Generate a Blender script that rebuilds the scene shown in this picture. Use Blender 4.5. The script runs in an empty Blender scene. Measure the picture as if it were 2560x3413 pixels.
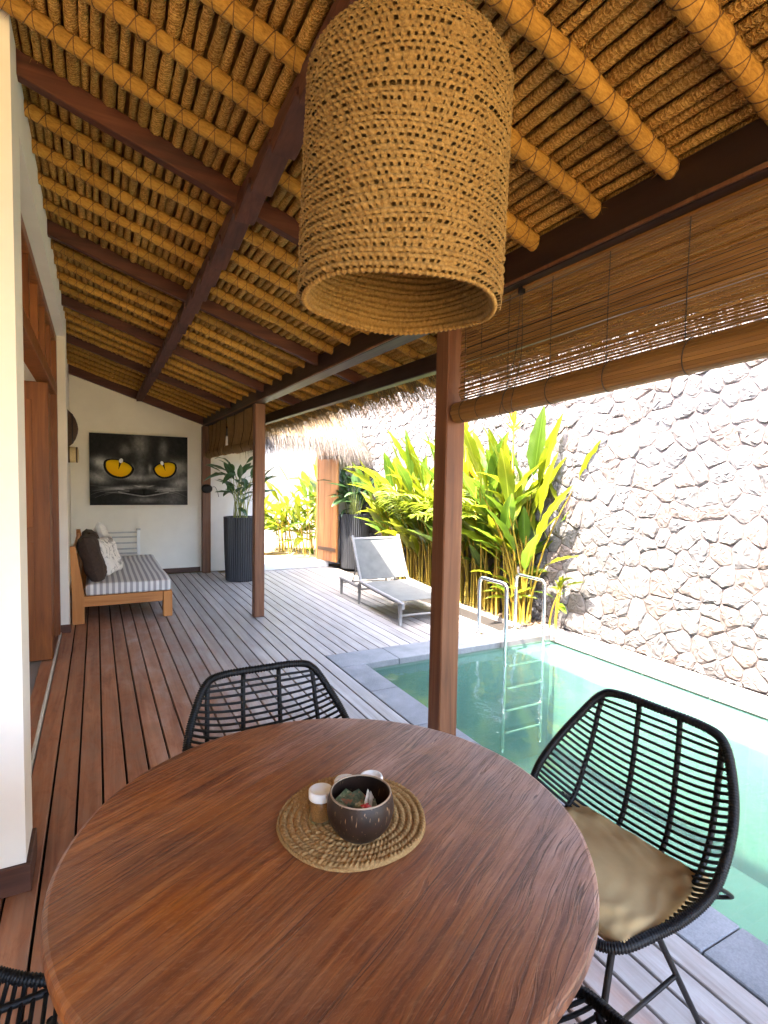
import bpy, bmesh, math, random
import numpy as np
from mathutils import Vector, Matrix
random.seed(7); rng = np.random.default_rng(7)
scene = bpy.context.scene
COL = scene.collection
R = math.radians

# ---------------------------------------------------------------- camera
cam_d = bpy.data.cameras.new('camera'); cam = bpy.data.objects.new('camera', cam_d); COL.objects.link(cam)
scene.camera = cam
CAM = Vector((0, 0, 1.55)); YAW, PIT, ROL, FPX = 0.48900979, -0.05743984, 0.0187516, 1805.5
_f = Vector((math.sin(YAW)*math.cos(PIT), math.cos(YAW)*math.cos(PIT), math.sin(PIT)))
_r = Vector((math.cos(YAW), -math.sin(YAW), 0)); _u = _r.cross(_f)
_r2 = _r*math.cos(ROL) + _u*math.sin(ROL); _u2 = -_r*math.sin(ROL) + _u*math.cos(ROL)
cam.matrix_world = Matrix(((_r2.x, _u2.x, -_f.x, CAM.x), (_r2.y, _u2.y, -_f.y, CAM.y), (_r2.z, _u2.z, -_f.z, CAM.z), (0, 0, 0, 1)))
cam_d.sensor_fit = 'VERTICAL'; cam_d.sensor_height = 36.0; cam_d.sensor_width = 27.0
cam_d.lens = 36.0*FPX/3413.0
cam_d.clip_start = 0.02; cam_d.clip_end = 500

# ---------------------------------------------------------------- world, sun, exposure
SUN_DIR = Vector((0.50, 0.08, -1.0)).normalized()          # the way the light travels
elev = math.asin(-SUN_DIR.z)
w = bpy.data.worlds.new('World'); scene.world = w; w.use_nodes = True
wn = w.node_tree.nodes; wl = w.node_tree.links
bg = wn['Background']; sky = wn.new('ShaderNodeTexSky'); sky.sky_type = 'NISHITA'; sky.sun_disc = False
sky.sun_elevation = elev; sky.sun_rotation = R(270); sky.air_density = .8; sky.dust_density = 3.5; sky.ozone_density = 1.0
wl.new(sky.outputs[0], bg.inputs[0]); bg.inputs[1].default_value = 0.15
sd = bpy.data.lights.new('sun', 'SUN'); sd.energy = 2.0; sd.angle = R(0.53); sd.color = (1.0, 0.91, 0.77)
sun = bpy.data.objects.new('sun', sd); COL.objects.link(sun)
sun.rotation_euler = SUN_DIR.to_track_quat('-Z', 'Y').to_euler(); sun.location = (-6, 4, 12)
vs = scene.view_settings; vs.view_transform = 'Standard'; vs.look = 'None'; vs.gamma = 1.0; vs.use_curve_mapping = False
vs.exposure = 4.78
scene.render.engine = 'CYCLES'
cy = scene.cycles
cy.use_denoising = True; cy.max_bounces = 10; cy.diffuse_bounces = 6; cy.glossy_bounces = 4; cy.transmission_bounces = 6
cy.transparent_max_bounces = 12; cy.sample_clamp_indirect = 8.0; cy.caustics_reflective = False; cy.caustics_refractive = False

# ---------------------------------------------------------------- mesh helpers
def mesh(name, V, F, mat=None, smooth=False):
    me = bpy.data.meshes.new(name); V = np.asarray(V, float)
    me.from_pydata(V.tolist(), [], F if isinstance(F, list) else F.tolist()); 
    if mat: me.materials.append(mat)
    if smooth: me.polygons.foreach_set('use_smooth', [True]*len(me.polygons))
    me.update(); return me
def link(name, me, parent=None, loc=None, rot=None, scl=None):
    o = bpy.data.objects.new(name, me); COL.objects.link(o)
    if parent is not None: o.parent = parent
    if loc is not None: o.location = loc
    if rot is not None: o.rotation_euler = rot
    if scl is not None: o.scale = scl
    return o
def obj(name, VF, mat, parent=None, smooth=False, loc=None, rot=None, scl=None):
    return link(name, mesh(name, VF[0], VF[1], mat, smooth), parent, loc, rot, scl)
def tag(o, label, cat, group=None):
    o['label'] = label; o['category'] = cat
    if group: o['group'] = group
    return o
def thing(name, label, cat, loc=(0, 0, 0), rot=(0, 0, 0), group=None):
    o = bpy.data.objects.new(name, None); COL.objects.link(o); o.location = loc; o.rotation_euler = rot
    o.empty_display_size = .1
    return tag(o, label, cat, group)
def struct(o): o['kind'] = 'structure'; return o
def stuff(o): o['kind'] = 'stuff'; return o
def join(*parts):
    V = []; F = []; n = 0
    for v, f in parts:
        v = np.asarray(v, float); V.append(v); F += [[i+n for i in q] for q in f]; n += len(v)
    return np.concatenate(V), F
def box(x0, x1, y0, y1, z0, z1, c=0.0):
    if c <= 0:
        V = [(x, y, z) for x in (x0, x1) for y in (y0, y1) for z in (z0, z1)]
        return np.array(V, float), [[0, 1, 3, 2], [4, 6, 7, 5], [0, 4, 5, 1], [2, 3, 7, 6], [0, 2, 6, 4], [1, 5, 7, 3]]
    bm = bmesh.new(); bmesh.ops.create_cube(bm, size=1)
    for v in bm.verts:
        v.co = ((x0+x1)/2+v.co.x*(x1-x0), (y0+y1)/2+v.co.y*(y1-y0), (z0+z1)/2+v.co.z*(z1-z0))
    bmesh.ops.bevel(bm, geom=bm.edges[:], offset=c, segments=2 if c > .006 else 1, affect='EDGES', profile=.6)
    bm.verts.index_update(); r = np.array([v.co[:] for v in bm.verts]), [[v.index for v in f.verts] for f in bm.faces]
    bm.free(); return r
def xf(VF, loc=(0, 0, 0), rot=(0, 0, 0), scl=(1, 1, 1)):
    from mathutils import Euler
    M = np.array(Euler(rot).to_matrix()); return (np.asarray(VF[0])*np.array(scl)) @ M.T + np.array(loc), VF[1]
def frames(P, closed=False):
    P = np.asarray(P, float); T = np.gradient(P, axis=0)
    if closed: T = np.roll(P, -1, 0) - np.roll(P, 1, 0)
    T /= np.linalg.norm(T, axis=1)[:, None] + 1e-12
    a = np.array([0, 0, 1.]) if abs(T[0][2]) < .9 else np.array([1., 0, 0])
    N = np.zeros_like(P); n = a - T[0]*(a@T[0]); n /= np.linalg.norm(n); N[0] = n
    for i in range(1, len(P)):
        n = N[i-1] - T[i]*(N[i-1]@T[i]); N[i] = n/np.linalg.norm(n)
    return T, N, np.cross(T, N)
def tube(P, r, k=8, closed=False, caps=True):
    P = np.asarray(P, float); n = len(P); T, N, B = frames(P, closed); r = np.broadcast_to(np.asarray(r, float), (n,))
    a = np.linspace(0, 2*np.pi, k, endpoint=False)
    V = (P[:, None, :] + r[:, None, None]*(np.cos(a)[None, :, None]*N[:, None, :] + np.sin(a)[None, :, None]*B[:, None, :])).reshape(-1, 3)
    F = []
    m = n if closed else n-1
    for i in range(m):
        j = (i+1) % n
        for q in range(k):
            p = (q+1) % k; F.append([i*k+q, j*k+q, j*k+p, i*k+p][::-1])
    if caps and not closed: F.append(list(range(k))); F.append([(n-1)*k+q for q in range(k)][::-1])
    return V, F
def lathe(prof, k=32, closed_top=True, closed_bot=True, rf=None):
    prof = np.asarray(prof, float); a = np.linspace(0, 2*np.pi, k, endpoint=False); n = len(prof)
    rad = prof[:, 0][:, None]*np.ones(k)[None]
    if rf is not None: rad = rad*rf(a)[None]
    V = np.stack([rad*np.cos(a), rad*np.sin(a), np.repeat(prof[:, 1][:, None], k, 1)], -1).reshape(-1, 3); F = []
    for i in range(n-1):
        for q in range(k):
            p = (q+1) % k; F.append([i*k+q, i*k+p, (i+1)*k+p, (i+1)*k+q])
    if closed_bot: F.append(list(range(k))[::-1])
    if closed_top: F.append([(n-1)*k+q for q in range(k)])
    return V, F
def grid(nu, nv, fn, wrapu=False):
    u = np.linspace(0, 1, nu, endpoint=not wrapu); v = np.linspace(0, 1, nv); U, W = np.meshgrid(u, v, indexing='ij')
    V = np.stack(fn(U, W), -1).reshape(-1, 3); m = nu if wrapu else nu-1
    I, J = np.meshgrid(np.arange(m), np.arange(nv-1), indexing='ij'); I2 = (I+1) % nu
    F = np.stack([I*nv+J, I2*nv+J, I2*nv+J+1, I*nv+J+1], -1).reshape(-1, 4).tolist(); return V, F
def spline(P, n, closed=False):
    P = np.asarray(P, float); m = len(P); out = []
    segs = m if closed else m-1
    for t in np.linspace(0, segs, n, endpoint=not closed):
        i = min(int(t), segs-1); f = t-i
        g = (lambda j: P[j % m]) if closed else (lambda j: P[min(max(j, 0), m-1)])
        p0, p1, p2, p3 = g(i-1), g(i), g(i+1), g(i+2)
        out.append(.5*((2*p1)+(-p0+p2)*f+(2*p0-5*p1+4*p2-p3)*f*f+(-p0+3*p1-3*p2+p3)*f**3))
    return np.array(out)
def copy_tree(o, parent=None):
    c = o.copy(); COL.objects.link(c)
    if parent is not None: c.parent = parent
    for ch in list(o.children): copy_tree(ch, c)
    return c
def ribbons(base, d, L, wid, droop, seg=4):
    """many straw strands: base (n,3), direction d (n,3), length, width, droop: tapered folded strips in one mesh"""
    n = len(base); d = d/np.linalg.norm(d, axis=1)[:, None]
    side = np.cross(d, rng.normal(size=(n, 3))); side /= np.linalg.norm(side, axis=1)[:, None]
    V = np.zeros((n, seg+1, 2, 3))
    for i in range(seg+1):
        t = i/seg; c = base + d*(L*t)[:, None]; c = c + np.array([0, 0, -1.])*(droop*t*t)[:, None]
        w_ = wid*(1-.75*t**2)
        V[:, i, 0] = c - side*w_[:, None]/2; V[:, i, 1] = c + side*w_[:, None]/2
    V = V.reshape(-1, 3); idx = np.arange(n)*(seg+1)*2; F = []
    q = np.concatenate([np.stack([idx+2*i, idx+2*i+1, idx+2*i+3, idx+2*i+2], 1) for i in range(seg)])
    return V, q.tolist()

# ---------------------------------------------------------------- materials
class Mat:
    def __init__(s, name):
        s.m = bpy.data.materials.new(name); s.m.use_nodes = True; s.nt = s.m.node_tree; s.N = s.nt.nodes; s.L = s.nt.links
        s.b = s.N['Principled BSDF']; s.out = s.N['Material Output']
    def n(s, t, ins=None, **kw):
        x = s.N.new('ShaderNode'+t)
        for k, v in kw.items(): setattr(x, k, v)
        for k, v in (ins or {}).items(): s.set(x.inputs[k], v)
        return x
    def set(s, sock, v):
        if hasattr(v, 'is_output') or isinstance(v, bpy.types.NodeSocket): s.L.new(v, sock)
        else: sock.default_value = v
    def P(s, **kw):
        for k, v in kw.items(): s.set(s.b.inputs[k.replace('_', ' ')], v)
        return s
    def ramp(s, fac, stops):
        r = s.n('ValToRGB', {0: fac}); e = r.color_ramp.elements
        while len(e) < len(stops): e.new(.5)
        for q, (p, c) in zip(e, stops): q.position = p; q.color = (*c, 1) if len(c) == 3 else c
        return r.outputs[0]
    def mix(s, f, a, b, mode='MIX'):
        x = s.N.new('ShaderNodeMix'); x.data_type = 'RGBA'; x.blend_type = mode
        s.set(x.inputs[0], f); s.set(x.inputs[6], a if not isinstance(a, tuple) else (*a[:3], 1)); s.set(x.inputs[7], b if not isinstance(b, tuple) else (*b[:3], 1)); return x.outputs[2]
    def math(s, op, a, b=0.0, c=None):
        x = s.N.new('ShaderNodeMath'); x.operation = op; s.set(x.inputs[0], a); s.set(x.inputs[1], b)
        if c is not None: s.set(x.inputs[2], c)
        return x.outputs[0]
    def coord(s, kind='Object', scale=(1, 1, 1), rot=(0, 0, 0), rand=0.0):
        tc = s.n('TexCoord').outputs[kind]
        if rand:
            oi = s.n('ObjectInfo').outputs['Random']; v = s.n('CombineXYZ', {0: s.math('MULTIPLY', oi, rand), 1: s.math('MULTIPLY', oi, rand*1.7), 2: s.math('MULTIPLY', oi, rand*.6)}).outputs[0]
            a = s.n('VectorMath', {0: tc, 1: v}, operation='ADD').outputs[0]
        else: a = tc
        return s.n('Mapping', {'Vector': a, 'Scale': scale, 'Rotation': rot}).outputs[0]
    def noise(s, vec, scale=5, detail=4, rough=.55, dist=0.0):
        return s.n('TexNoise', {'Vector': vec, 'Scale': scale, 'Detail': detail, 'Roughness': rough, 'Distortion': dist}).outputs[0]
    def bump(s, h, strength=.3, dist=.01, base=None):
        x = s.n('Bump', {'Strength': strength, 'Distance': dist, 'Height': h})
        if base is not None: s.set(x.inputs['Normal'], base)
        return x.outputs[0]
def plain(name, col, rough=.5, metal=0.0, nz=.12, scale=20, bump=.1, **kw):
    m = Mat(name); c = m.coord(rand=5); n1 = m.noise(c, scale, 5)
    a = tuple(x*(1-nz) for x in col); b = tuple(min(1, x*(1+nz)) for x in col)
    m.P(Base_Color=m.ramp(n1, [(.3, a), (.7, b)]), Roughness=rough, Metallic=metal, Normal=m.bump(m.noise(c, scale*3, 4), bump, .004), **kw); return m.m
def wood(name, dark, mid, light, rough=.5, axis=1, scale=1.0, bump=.25, spec=.4, rot=(0, 0, 0), dist=1.2):
    m = Mat(name); s = [14*scale]*3; s[axis] = .9*scale
    c = m.coord(scale=tuple(s), rot=rot, rand=9); n1 = m.noise(c, 1.0, 7, .6, dist)
    s2 = [90*scale]*3; s2[axis] = 3*scale; c2 = m.coord(scale=tuple(s2), rot=rot, rand=5); n2 = m.noise(c2, 1.0, 4, .6, .3)
    big = m.noise(m.coord(rand=3), 1.7, 3)
    col = m.ramp(n1, [(.28, dark), (.5, mid), (.74, light)])
    col = m.mix(m.math('MULTIPLY', n2, .55), col, tuple(x*.55 for x in dark), 'MIX')
    oi = m.n('ObjectInfo').outputs['Random']
    hs = m.n('HueSaturation', {'Color': col, 'Value': m.math('ADD', m.math('MULTIPLY', oi, .3), m.math('ADD', m.math('MULTIPLY', big, .5), .62))}).outputs[0]
    m.P(Base_Color=hs, Roughness=m.math('ADD', m.math('MULTIPLY', n2, .25), rough-.1), Normal=m.bump(m.math('ADD', n1, m.math('MULTIPLY', n2, .6)), bump, .004))
    m.b.inputs['Specular IOR Level'].default_value = spec
    return m.m
def straw(name, dark, mid, light, band=0.0, rot=(0, 0, .5), fib=(60, 60, 60), bump=.5):
    m = Mat(name); c = m.coord(scale=fib, rand=7); n1 = m.noise(c, 1, 5, .65, .6); big = m.noise(m.coord(rand=4), 4, 4)
    f = m.math('ADD', m.math('MULTIPLY', n1, .7), m.math('MULTIPLY', big, .35)); h = n1
    if band:
        cc = m.coord(rot=rot, rand=6); wv = m.n('TexWave', {'Vector': cc, 'Scale': band, 'Distortion': 9.0, 'Detail': 4.0, 'Detail Scale': 3.0, 'Detail Roughness': .6}, wave_type='BANDS', bands_direction='Y').outputs['Fac']
        f = m.math('ADD', f, m.math('MULTIPLY', m.math('SUBTRACT', wv, .5), .25)); h = m.math('ADD', n1, m.math('MULTIPLY', wv, 1.2))
    col = m.ramp(f, [(.28, dark), (.52, mid), (.78, light)])
    oi = m.n('ObjectInfo').outputs['Random']
    hs = m.n('HueSaturation', {'Color': col, 'Value': m.math('ADD', m.math('MULTIPLY', oi, .45), .75)}).outputs[0]
    m.P(Base_Color=hs, Roughness=.8, Normal=m.bump(h, bump, .006)); m.b.inputs['Specular IOR Level'].default_value = .25
    return m.m
def leafmat(name, col, col2, trans=.4, rough=.4, gloss=.5):
    m = Mat(name); oi = m.n('ObjectInfo').outputs['Random']; n1 = m.noise(m.coord(scale=(6, 60, 6), rand=3), 1, 4)
    c = m.mix(oi, col, col2); c = m.mix(m.math('MULTIPLY', n1, .35), c, tuple(x*.55 for x in col))
    s = m.n('SeparateXYZ', {0: m.coord()}); ay = m.math('ABSOLUTE', s.outputs[1])
    vein = m.math('FRACT', m.math('MULTIPLY', m.math('SUBTRACT', s.outputs[0], m.math('MULTIPLY', ay, .7)), 34.0)); vein = m.math('LESS_THAN', vein, .28)
    c = m.mix(m.math('MULTIPLY', vein, .16), c, tuple(x*.4 for x in col))
    c = m.mix(m.math('MULTIPLY', m.math('LESS_THAN', ay, .0065), .5), c, tuple(min(1, x*1.9+.03) for x in col2))
    tip = m.n('MapRange', {'Value': m.math('ADD', s.outputs[0], m.math('MULTIPLY', m.math('SUBTRACT', m.noise(m.coord(rand=3), 9, 3), .5), .5)), 'From Min': .90, 'From Max': 1.06}).outputs[0]
    c = m.mix(m.math('MULTIPLY', tip, .7), c, (.16, .09, .03))
    m.P(Base_Color=c, Roughness=rough, Normal=m.bump(n1, .25, .003)); m.b.inputs['Specular IOR Level'].default_value = gloss
    t = m.n('BsdfTranslucent', {'Color': m.mix(.5, c, tuple(min(1, x*1.7) for x in col2))})
    mx = m.n('MixShader', {0: trans, 1: m.b.outputs[0], 2: t.outputs[0]}); m.L.new(mx.outputs[0], m.out.inputs[0]); return m.m

M_PLASTER = plain('plaster', (.84, .80, .71), .85, nz=.06, scale=2.2, bump=.06)
M_PLASTERW = plain('white_paint', (.82, .80, .76), .8, nz=.03, scale=6, bump=.05)
M_DARK = wood('dark_timber', (.040, .010, .004), (.085, .022, .009), (.125, .038, .015), .62, 1, bump=.12)
M_DARKX = wood('dark_timber_x', (.040, .010, .004), (.085, .022, .009), (.125, .038, .015), .62, 0, bump=.12)
M_EAVE = wood('eave_timber', (.011, .0035, .0025), (.022, .007, .005), (.038, .013, .009), .42, 1, bump=.12)
M_POST = wood('post_timber', (.085, .028, .010), (.175, .066, .026), (.265, .12, .052), .45, 2, bump=.15)
M_TEAK = wood('teak', (.36, .125, .025), (.54, .215, .050), (.66, .30, .085), .5, 0, .8, bump=.12)
M_TEAKZ = wood('teak_upright', (.36, .125, .025), (.54, .215, .050), (.66, .30, .085), .5, 2, .8, bump=.12)
M_DOOR = wood('door_timber', (.12, .032, .006), (.23, .070, .014), (.32, .11, .025), .4, 2, bump=.15)
M_GATE = wood('gate_timber', (.27, .10, .03), (.42, .175, .055), (.52, .25, .09), .5, 2, bump=.2)
M_BATTEN = straw('rope_batten', (.19, .072, .012), (.58, .31, .068), (.84, .53, .165), band=26, rot=(0, 0, .3), fib=(120, 60, 120), bump=.9)
M_POLE = straw('wrapped_pole', (.15, .062, .010), (.40, .205, .036), (.58, .33, .075), fib=(40, 130, 130), bump=.7)
M_STRING = plain('lashing_string', (.13, .06, .018), .9)
M_THATCH = straw('thatch_underlay', (.11, .05, .011), (.26, .135, .03), (.42, .23, .06), fib=(90, 12, 90), bump=.8)
M_STRAW = straw('thatch_straw', (.09, .052, .018), (.20, .125, .05), (.31, .21, .10), fib=(200, 200, 20), bump=.1)
M_STRAWG = straw('bleached_straw', (.065, .052, .041), (.125, .102, .083), (.195, .165, .138), fib=(200, 200, 20), bump=.1)
M_SHADE = straw('woven_seagrass', (.11, .054, .014), (.29, .165, .046), (.47, .295, .10), fib=(160, 160, 60), bump=.5)
M_MAT = straw('woven_mat', (.20, .10, .03), (.41, .235, .085), (.60, .39, .165), fib=(200, 200, 200), bump=.4)
M_RATTAN = plain('black_rattan', (.0055, .005, .005), .48, nz=.3, scale=90, bump=.3, Specular_IOR_Level=.22)
M_IRON = plain('black_iron', (.008, .006, .0055), .5, nz=.3, scale=60, bump=.2, Specular_IOR_Level=.25)
M_STEEL = plain('polished_steel', (.72, .71, .68), .16, 1.0, nz=.05, scale=30, bump=.02)
M_COPING = None
def glass_mat():
    m = Mat('clear_glass'); fr = m.math('ADD', m.math('MULTIPLY', m.math('POWER', m.n('LayerWeight', {'Blend': .5}).outputs['Facing'], 3.0), .5), .05); t = m.n('BsdfTransparent', {'Color': (.95, .97, .96, 1)}); g = m.n('BsdfGlossy', {'Roughness': .03})
    mx = m.n('MixShader', {0: fr, 1: t.outputs[0], 2: g.outputs[0]}); m.L.new(mx.outputs[0], m.out.inputs[0]); return m.m
M_GLASS = glass_mat()
M_LID = plain('white_plastic', (.82, .82, .80), .35, nz=.03)
M_BLACKCORD = plain('dark_cord', (.03, .022, .016), .8)
M_BAMBOO = wood('bamboo_slat', (.14, .058, .012), (.25, .118, .027), (.38, .20, .054), .45, 1, bump=.1)
M_BAMBOOL = wood('bamboo_pale', (.26, .15, .06), (.40, .26, .11), (.52, .37, .18), .6, 1, bump=.25)

def stone_mat(name, cols, scale=3, bump=.32, rough=.85, bscale=22):
    m = Mat(name); at = m.n('Attribute', attribute_name='tint').outputs['Color']; c = m.coord(rand=0)
    n1 = m.noise(c, scale*3, 8, .65); n2 = m.noise(c, bscale, 8, .7, .5); vo = m.n('TexVoronoi', {'Vector': c, 'Scale': bscale*.55}, feature='F1').outputs[0]
    col = m.mix(m.math('MULTIPLY', n2, .45), at, (.10, .087, .083)); col = m.mix(m.math('MULTIPLY', m.math('SUBTRACT', n1, .25), .7), col, (.175, .158, .153))
    m.P(Base_Color=col, Roughness=rough, Normal=m.bump(m.math('ADD', n2, m.math('MULTIPLY', vo, .8)), bump, .03)); m.b.inputs['Specular IOR Level'].default_value = .2
    return m.m
M_STONE = stone_mat('wall_stone', None)
def tint(me, col):
    a = me.attributes.new('tint', 'FLOAT_COLOR', 'POINT'); n = len(me.vertices)
    c = np.ones((n, 4)); c[:, :3] = col; a.data.foreach_set('color', c.ravel())
# ================================================================ SETTING
# deck boards: red-brown under the roof, silvered by weather and painted-in sky sheen towards the pool and the gate
def deck_mat():
    m = Mat('deck_wood'); c = m.coord(scale=(16, .8, 16), rand=9); n1 = m.noise(c, 1, 7, .6, 1.0)
    c2 = m.coord(scale=(110, 3, 110), rand=5); n2 = m.noise(c2, 1, 4, .6, .3); big = m.noise(m.coord(rand=1.3, scale=(1.6, .8, 1)), 3.6, 6, .65, .5)
    red = m.ramp(n1, [(.28, (.21, .068, .028)), (.5, (.37, .145, .065)), (.74, (.50, .235, .12))])
    mot = m.noise(m.coord(rand=2.1, scale=(3.0, 1.1, 1)), 4.5, 6, .7, .6)
    red = m.mix(m.math('MULTIPLY', m.n('MapRange', {'Value': mot, 'From Min': .44, 'From Max': .66}).outputs[0], .6), red, (.30, .19, .13))
    red = m.mix(m.math('MULTIPLY', m.n('MapRange', {'Value': mot, 'From Min': .46, 'From Max': .28}).outputs[0], .5), red, (.12, .045, .025))
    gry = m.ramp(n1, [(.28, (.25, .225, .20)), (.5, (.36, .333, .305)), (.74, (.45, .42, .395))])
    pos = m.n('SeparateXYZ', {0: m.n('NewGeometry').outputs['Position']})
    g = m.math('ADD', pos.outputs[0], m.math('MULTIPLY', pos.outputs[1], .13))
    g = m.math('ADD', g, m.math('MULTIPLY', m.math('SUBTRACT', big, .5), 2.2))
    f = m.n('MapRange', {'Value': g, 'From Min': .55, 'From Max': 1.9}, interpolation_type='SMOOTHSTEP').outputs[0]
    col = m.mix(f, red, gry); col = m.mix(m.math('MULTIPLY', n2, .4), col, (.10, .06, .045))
    oi = m.n('ObjectInfo').outputs['Random']
    hs = m.n('HueSaturation', {'Color': col, 'Value': m.math('ADD', m.math('MULTIPLY', oi, .25), m.math('ADD', m.math('MULTIPLY', big, .85), .50))}).outputs[0]
    m.P(Base_Color=hs, Roughness=m.math('ADD', m.math('MULTIPLY', big, .3), .34), Normal=m.bump(m.math('ADD', n1, n2), .22, .003)); m.b.inputs['Specular IOR Level'].default_value = .45
    return m.m
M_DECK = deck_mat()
M_SUB = plain('deck_underside', (.012, .008, .006), .9)
deck = struct(obj('deck', join(box(-2.4, 1.762, -2.6, 2.40, -.12, -.034), box(-.35, 1.762, 2.40, 9.19, -.12, -.034), box(1.762, 4.05, 4.37, 9.19, -.12, -.034)), M_SUB))
PITCH = .1095; X0 = -.204
def board(a, b, y0, y1):
    z = -random.uniform(0, .0015)
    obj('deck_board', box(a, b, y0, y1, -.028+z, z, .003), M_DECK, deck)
for k in range(-20, 36):
    a = X0+PITCH*k+.0052; b = X0+PITCH*(k+1)-.0052
    if b < -.33: board(a, b, -2.6, 2.33)
    elif a < 1.67: board(max(a, -.312) if k == -1 else a, min(b, 1.766), -2.6, 9.18)
    elif a < 3.98: board(max(a, 1.770), min(b, 4.052), 4.386, 9.0)

# pool: basin lined with green stone, coping of grey slabs, water
def tile_mat():
    m = Mat('pool_tile'); c = m.coord(); br = m.n('TexBrick', {'Vector': c, 'Scale': 1.0, 'Mortar Size': .004, 'Brick Width': .2, 'Row Height': .1, 'Color1': (.075, .13, .10, 1), 'Color2': (.10, .158, .122, 1), 'Mortar': (.115, .15, .122, 1)})
    n1 = m.noise(c, 7, 6, .6); col = m.mix(m.math('MULTIPLY', n1, .5), br.outputs[0], (.115, .17, .135))
    m.P(Base_Color=col, Roughness=.6, Normal=m.bump(n1, .15, .004)); return m.m
M_TILE = tile_mat()
PX0, PX1, PY0, PY1, PZ, WZ = 1.99, 4.13, -2.6, 4.045, -1.25, -.075
struct(obj('pool_basin', join(box(PX0, PX1, PY0, PY1, PZ-.1, PZ), box(PX0-.12, PX0, PY0-.12, PY1+.12, PZ-.1, -.055), box(PX1, PX1+.12, PY0-.12, PY1+.12, PZ-.1, -.055), box(PX0, PX1, PY1, PY1+.12, PZ-.1, -.055), box(PX0, PX1, PY0-.12, PY0, PZ-.1, -.055)), M_TILE))
def water_mat():
    m = Mat('pool_water'); c = m.coord(); n1 = m.noise(c, 2.2, 2, .5, .6); n2 = m.noise(c, 9, 2, .5, .4)
    nrm = m.bump(m.math('ADD', n1, m.math('MULTIPLY', n2, .22)), .30, .05)
    fr = m.n('Fresnel', {'IOR': 1.33, 'Normal': nrm}).outputs[0]
    tr = m.n('BsdfTransparent', {'Color': (.74, .95, .89, 1)}); gl = m.n('BsdfGlossy', {'Color': (1, 1, 1, 1), 'Roughness': .012, 'Normal': nrm})
    df = m.n('BsdfDiffuse', {'Color': (.15, .33, .275, 1)}); body = m.n('MixShader', {0: .24, 1: tr.outputs[0], 2: df.outputs[0]})
    mx = m.n('MixShader', {0: fr, 1: body.outputs[0], 2: gl.outputs[0]}); m.L.new(mx.outputs[0], m.out.inputs[0]); return m.m
struct(obj('pool_water', (np.array([(PX0-.001, PY0, WZ), (PX1+.001, PY0, WZ), (PX1+.001, PY1, WZ), (PX0-.001, PY1, WZ)]), [[0, 1, 2, 3]]), water_mat()))
def coping_mat():
    m = Mat('grey_andesite'); c = m.coord(rand=4); n1 = m.noise(c, 5, 6, .6); n2 = m.noise(c, 130, 3, .6); oi = m.n('ObjectInfo').outputs['Random']
    col = m.ramp(m.math('ADD', m.math('MULTIPLY', n1, .6), m.math('MULTIPLY', n2, .45)), [(.3, (.10, .105, .108)), (.55, (.19, .193, .196)), (.75, (.27, .27, .27))])
    hs = m.n('HueSaturation', {'Color': col, 'Value': m.math('ADD', m.math('MULTIPLY', oi, .3), .85)}).outputs[0]
    m.P(Base_Color=hs, Roughness=.7, Normal=m.bump(n2, .35, .004)); return m.m
M_COPING = coping_mat()
M_COPW = plain('pale_sandstone', (.19, .168, .157), .8, nz=.15, scale=9, bump=.3)
cop = struct(obj('pool_coping', join(box(1.775, 1.985, -2.6, 4.38, -.12, -.058), box(1.985, 4.13, 4.05, 4.38, -.12, -.058), box(4.135, 4.40, -2.6, 4.38, -.12, -.06)), M_SUB))
y = 4.046
while y > -2.5:
    L = random.uniform(.56, .64); obj('coping_slab', box(1.772, 2.0, max(y-L, -2.6)+.003, y-.003, -.056, random.uniform(-.002, .001), .004), M_COPING, cop); y -= L
x = 1.772
while x < 4.1:
    L = random.uniform(.56, .66); obj('coping_slab', box(x+.003, min(x+L, 4.40)-.003, 4.05, 4.383, -.056, random.uniform(-.002, .001), .004), M_COPING if x < 3.0 else M_COPW, cop); x += L
y = 4.046
while y > -2.5:
    L = random.uniform(.5, .6); obj('coping_slab', box(4.115, 4.405, max(y-L, -2.6)+.003, y-.003, -.058, random.uniform(0.0, .003), .004), M_COPW, cop); y -= L
# ground: soil and sand round the plot, one sheet with the pool and deck left out
M_SOIL = plain('soil', (.10, .065, .04), .95, nz=.4, scale=25, bump=.6)
M_SAND = plain('sandy_path', (.30, .22, .10), .95, nz=.25, scale=18, bump=.5)
G = 120
gv = [(-G, -G, -.13), (G, -G, -.13), (G, G, -.13), (-G, G, -.13), (1.8, -2.72, -.13), (4.45, -2.72, -.13), (4.45, 4.3, -.13), (1.8, 4.3, -.13)]
struct(obj('ground', (gv, [[0, 1, 5, 4], [1, 2, 6, 5], [2, 3, 7, 6], [3, 0, 4, 7]]), M_SAND))
def lumpy(x0, x1, y0, y1, z, nx, ny, amp):
    f = lambda U, W: (x0+(x1-x0)*U, y0+(y1-y0)*W, z+amp*(rng.random(U.shape)-.5))
    return grid(nx, ny, f)
struct(obj('planting_bed', lumpy(4.075, 4.42, 4.40, 9.2, -.01, 14, 160, .05), M_SOIL))
struct(obj('bed_kerb', box(4.054, 4.078, 4.39, 9.0, -.1, .012, .004), M_COPW))
struct(obj('path', lumpy(-1, 9, 9.42, 16, .08, 60, 40, .03), M_SAND))

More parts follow.
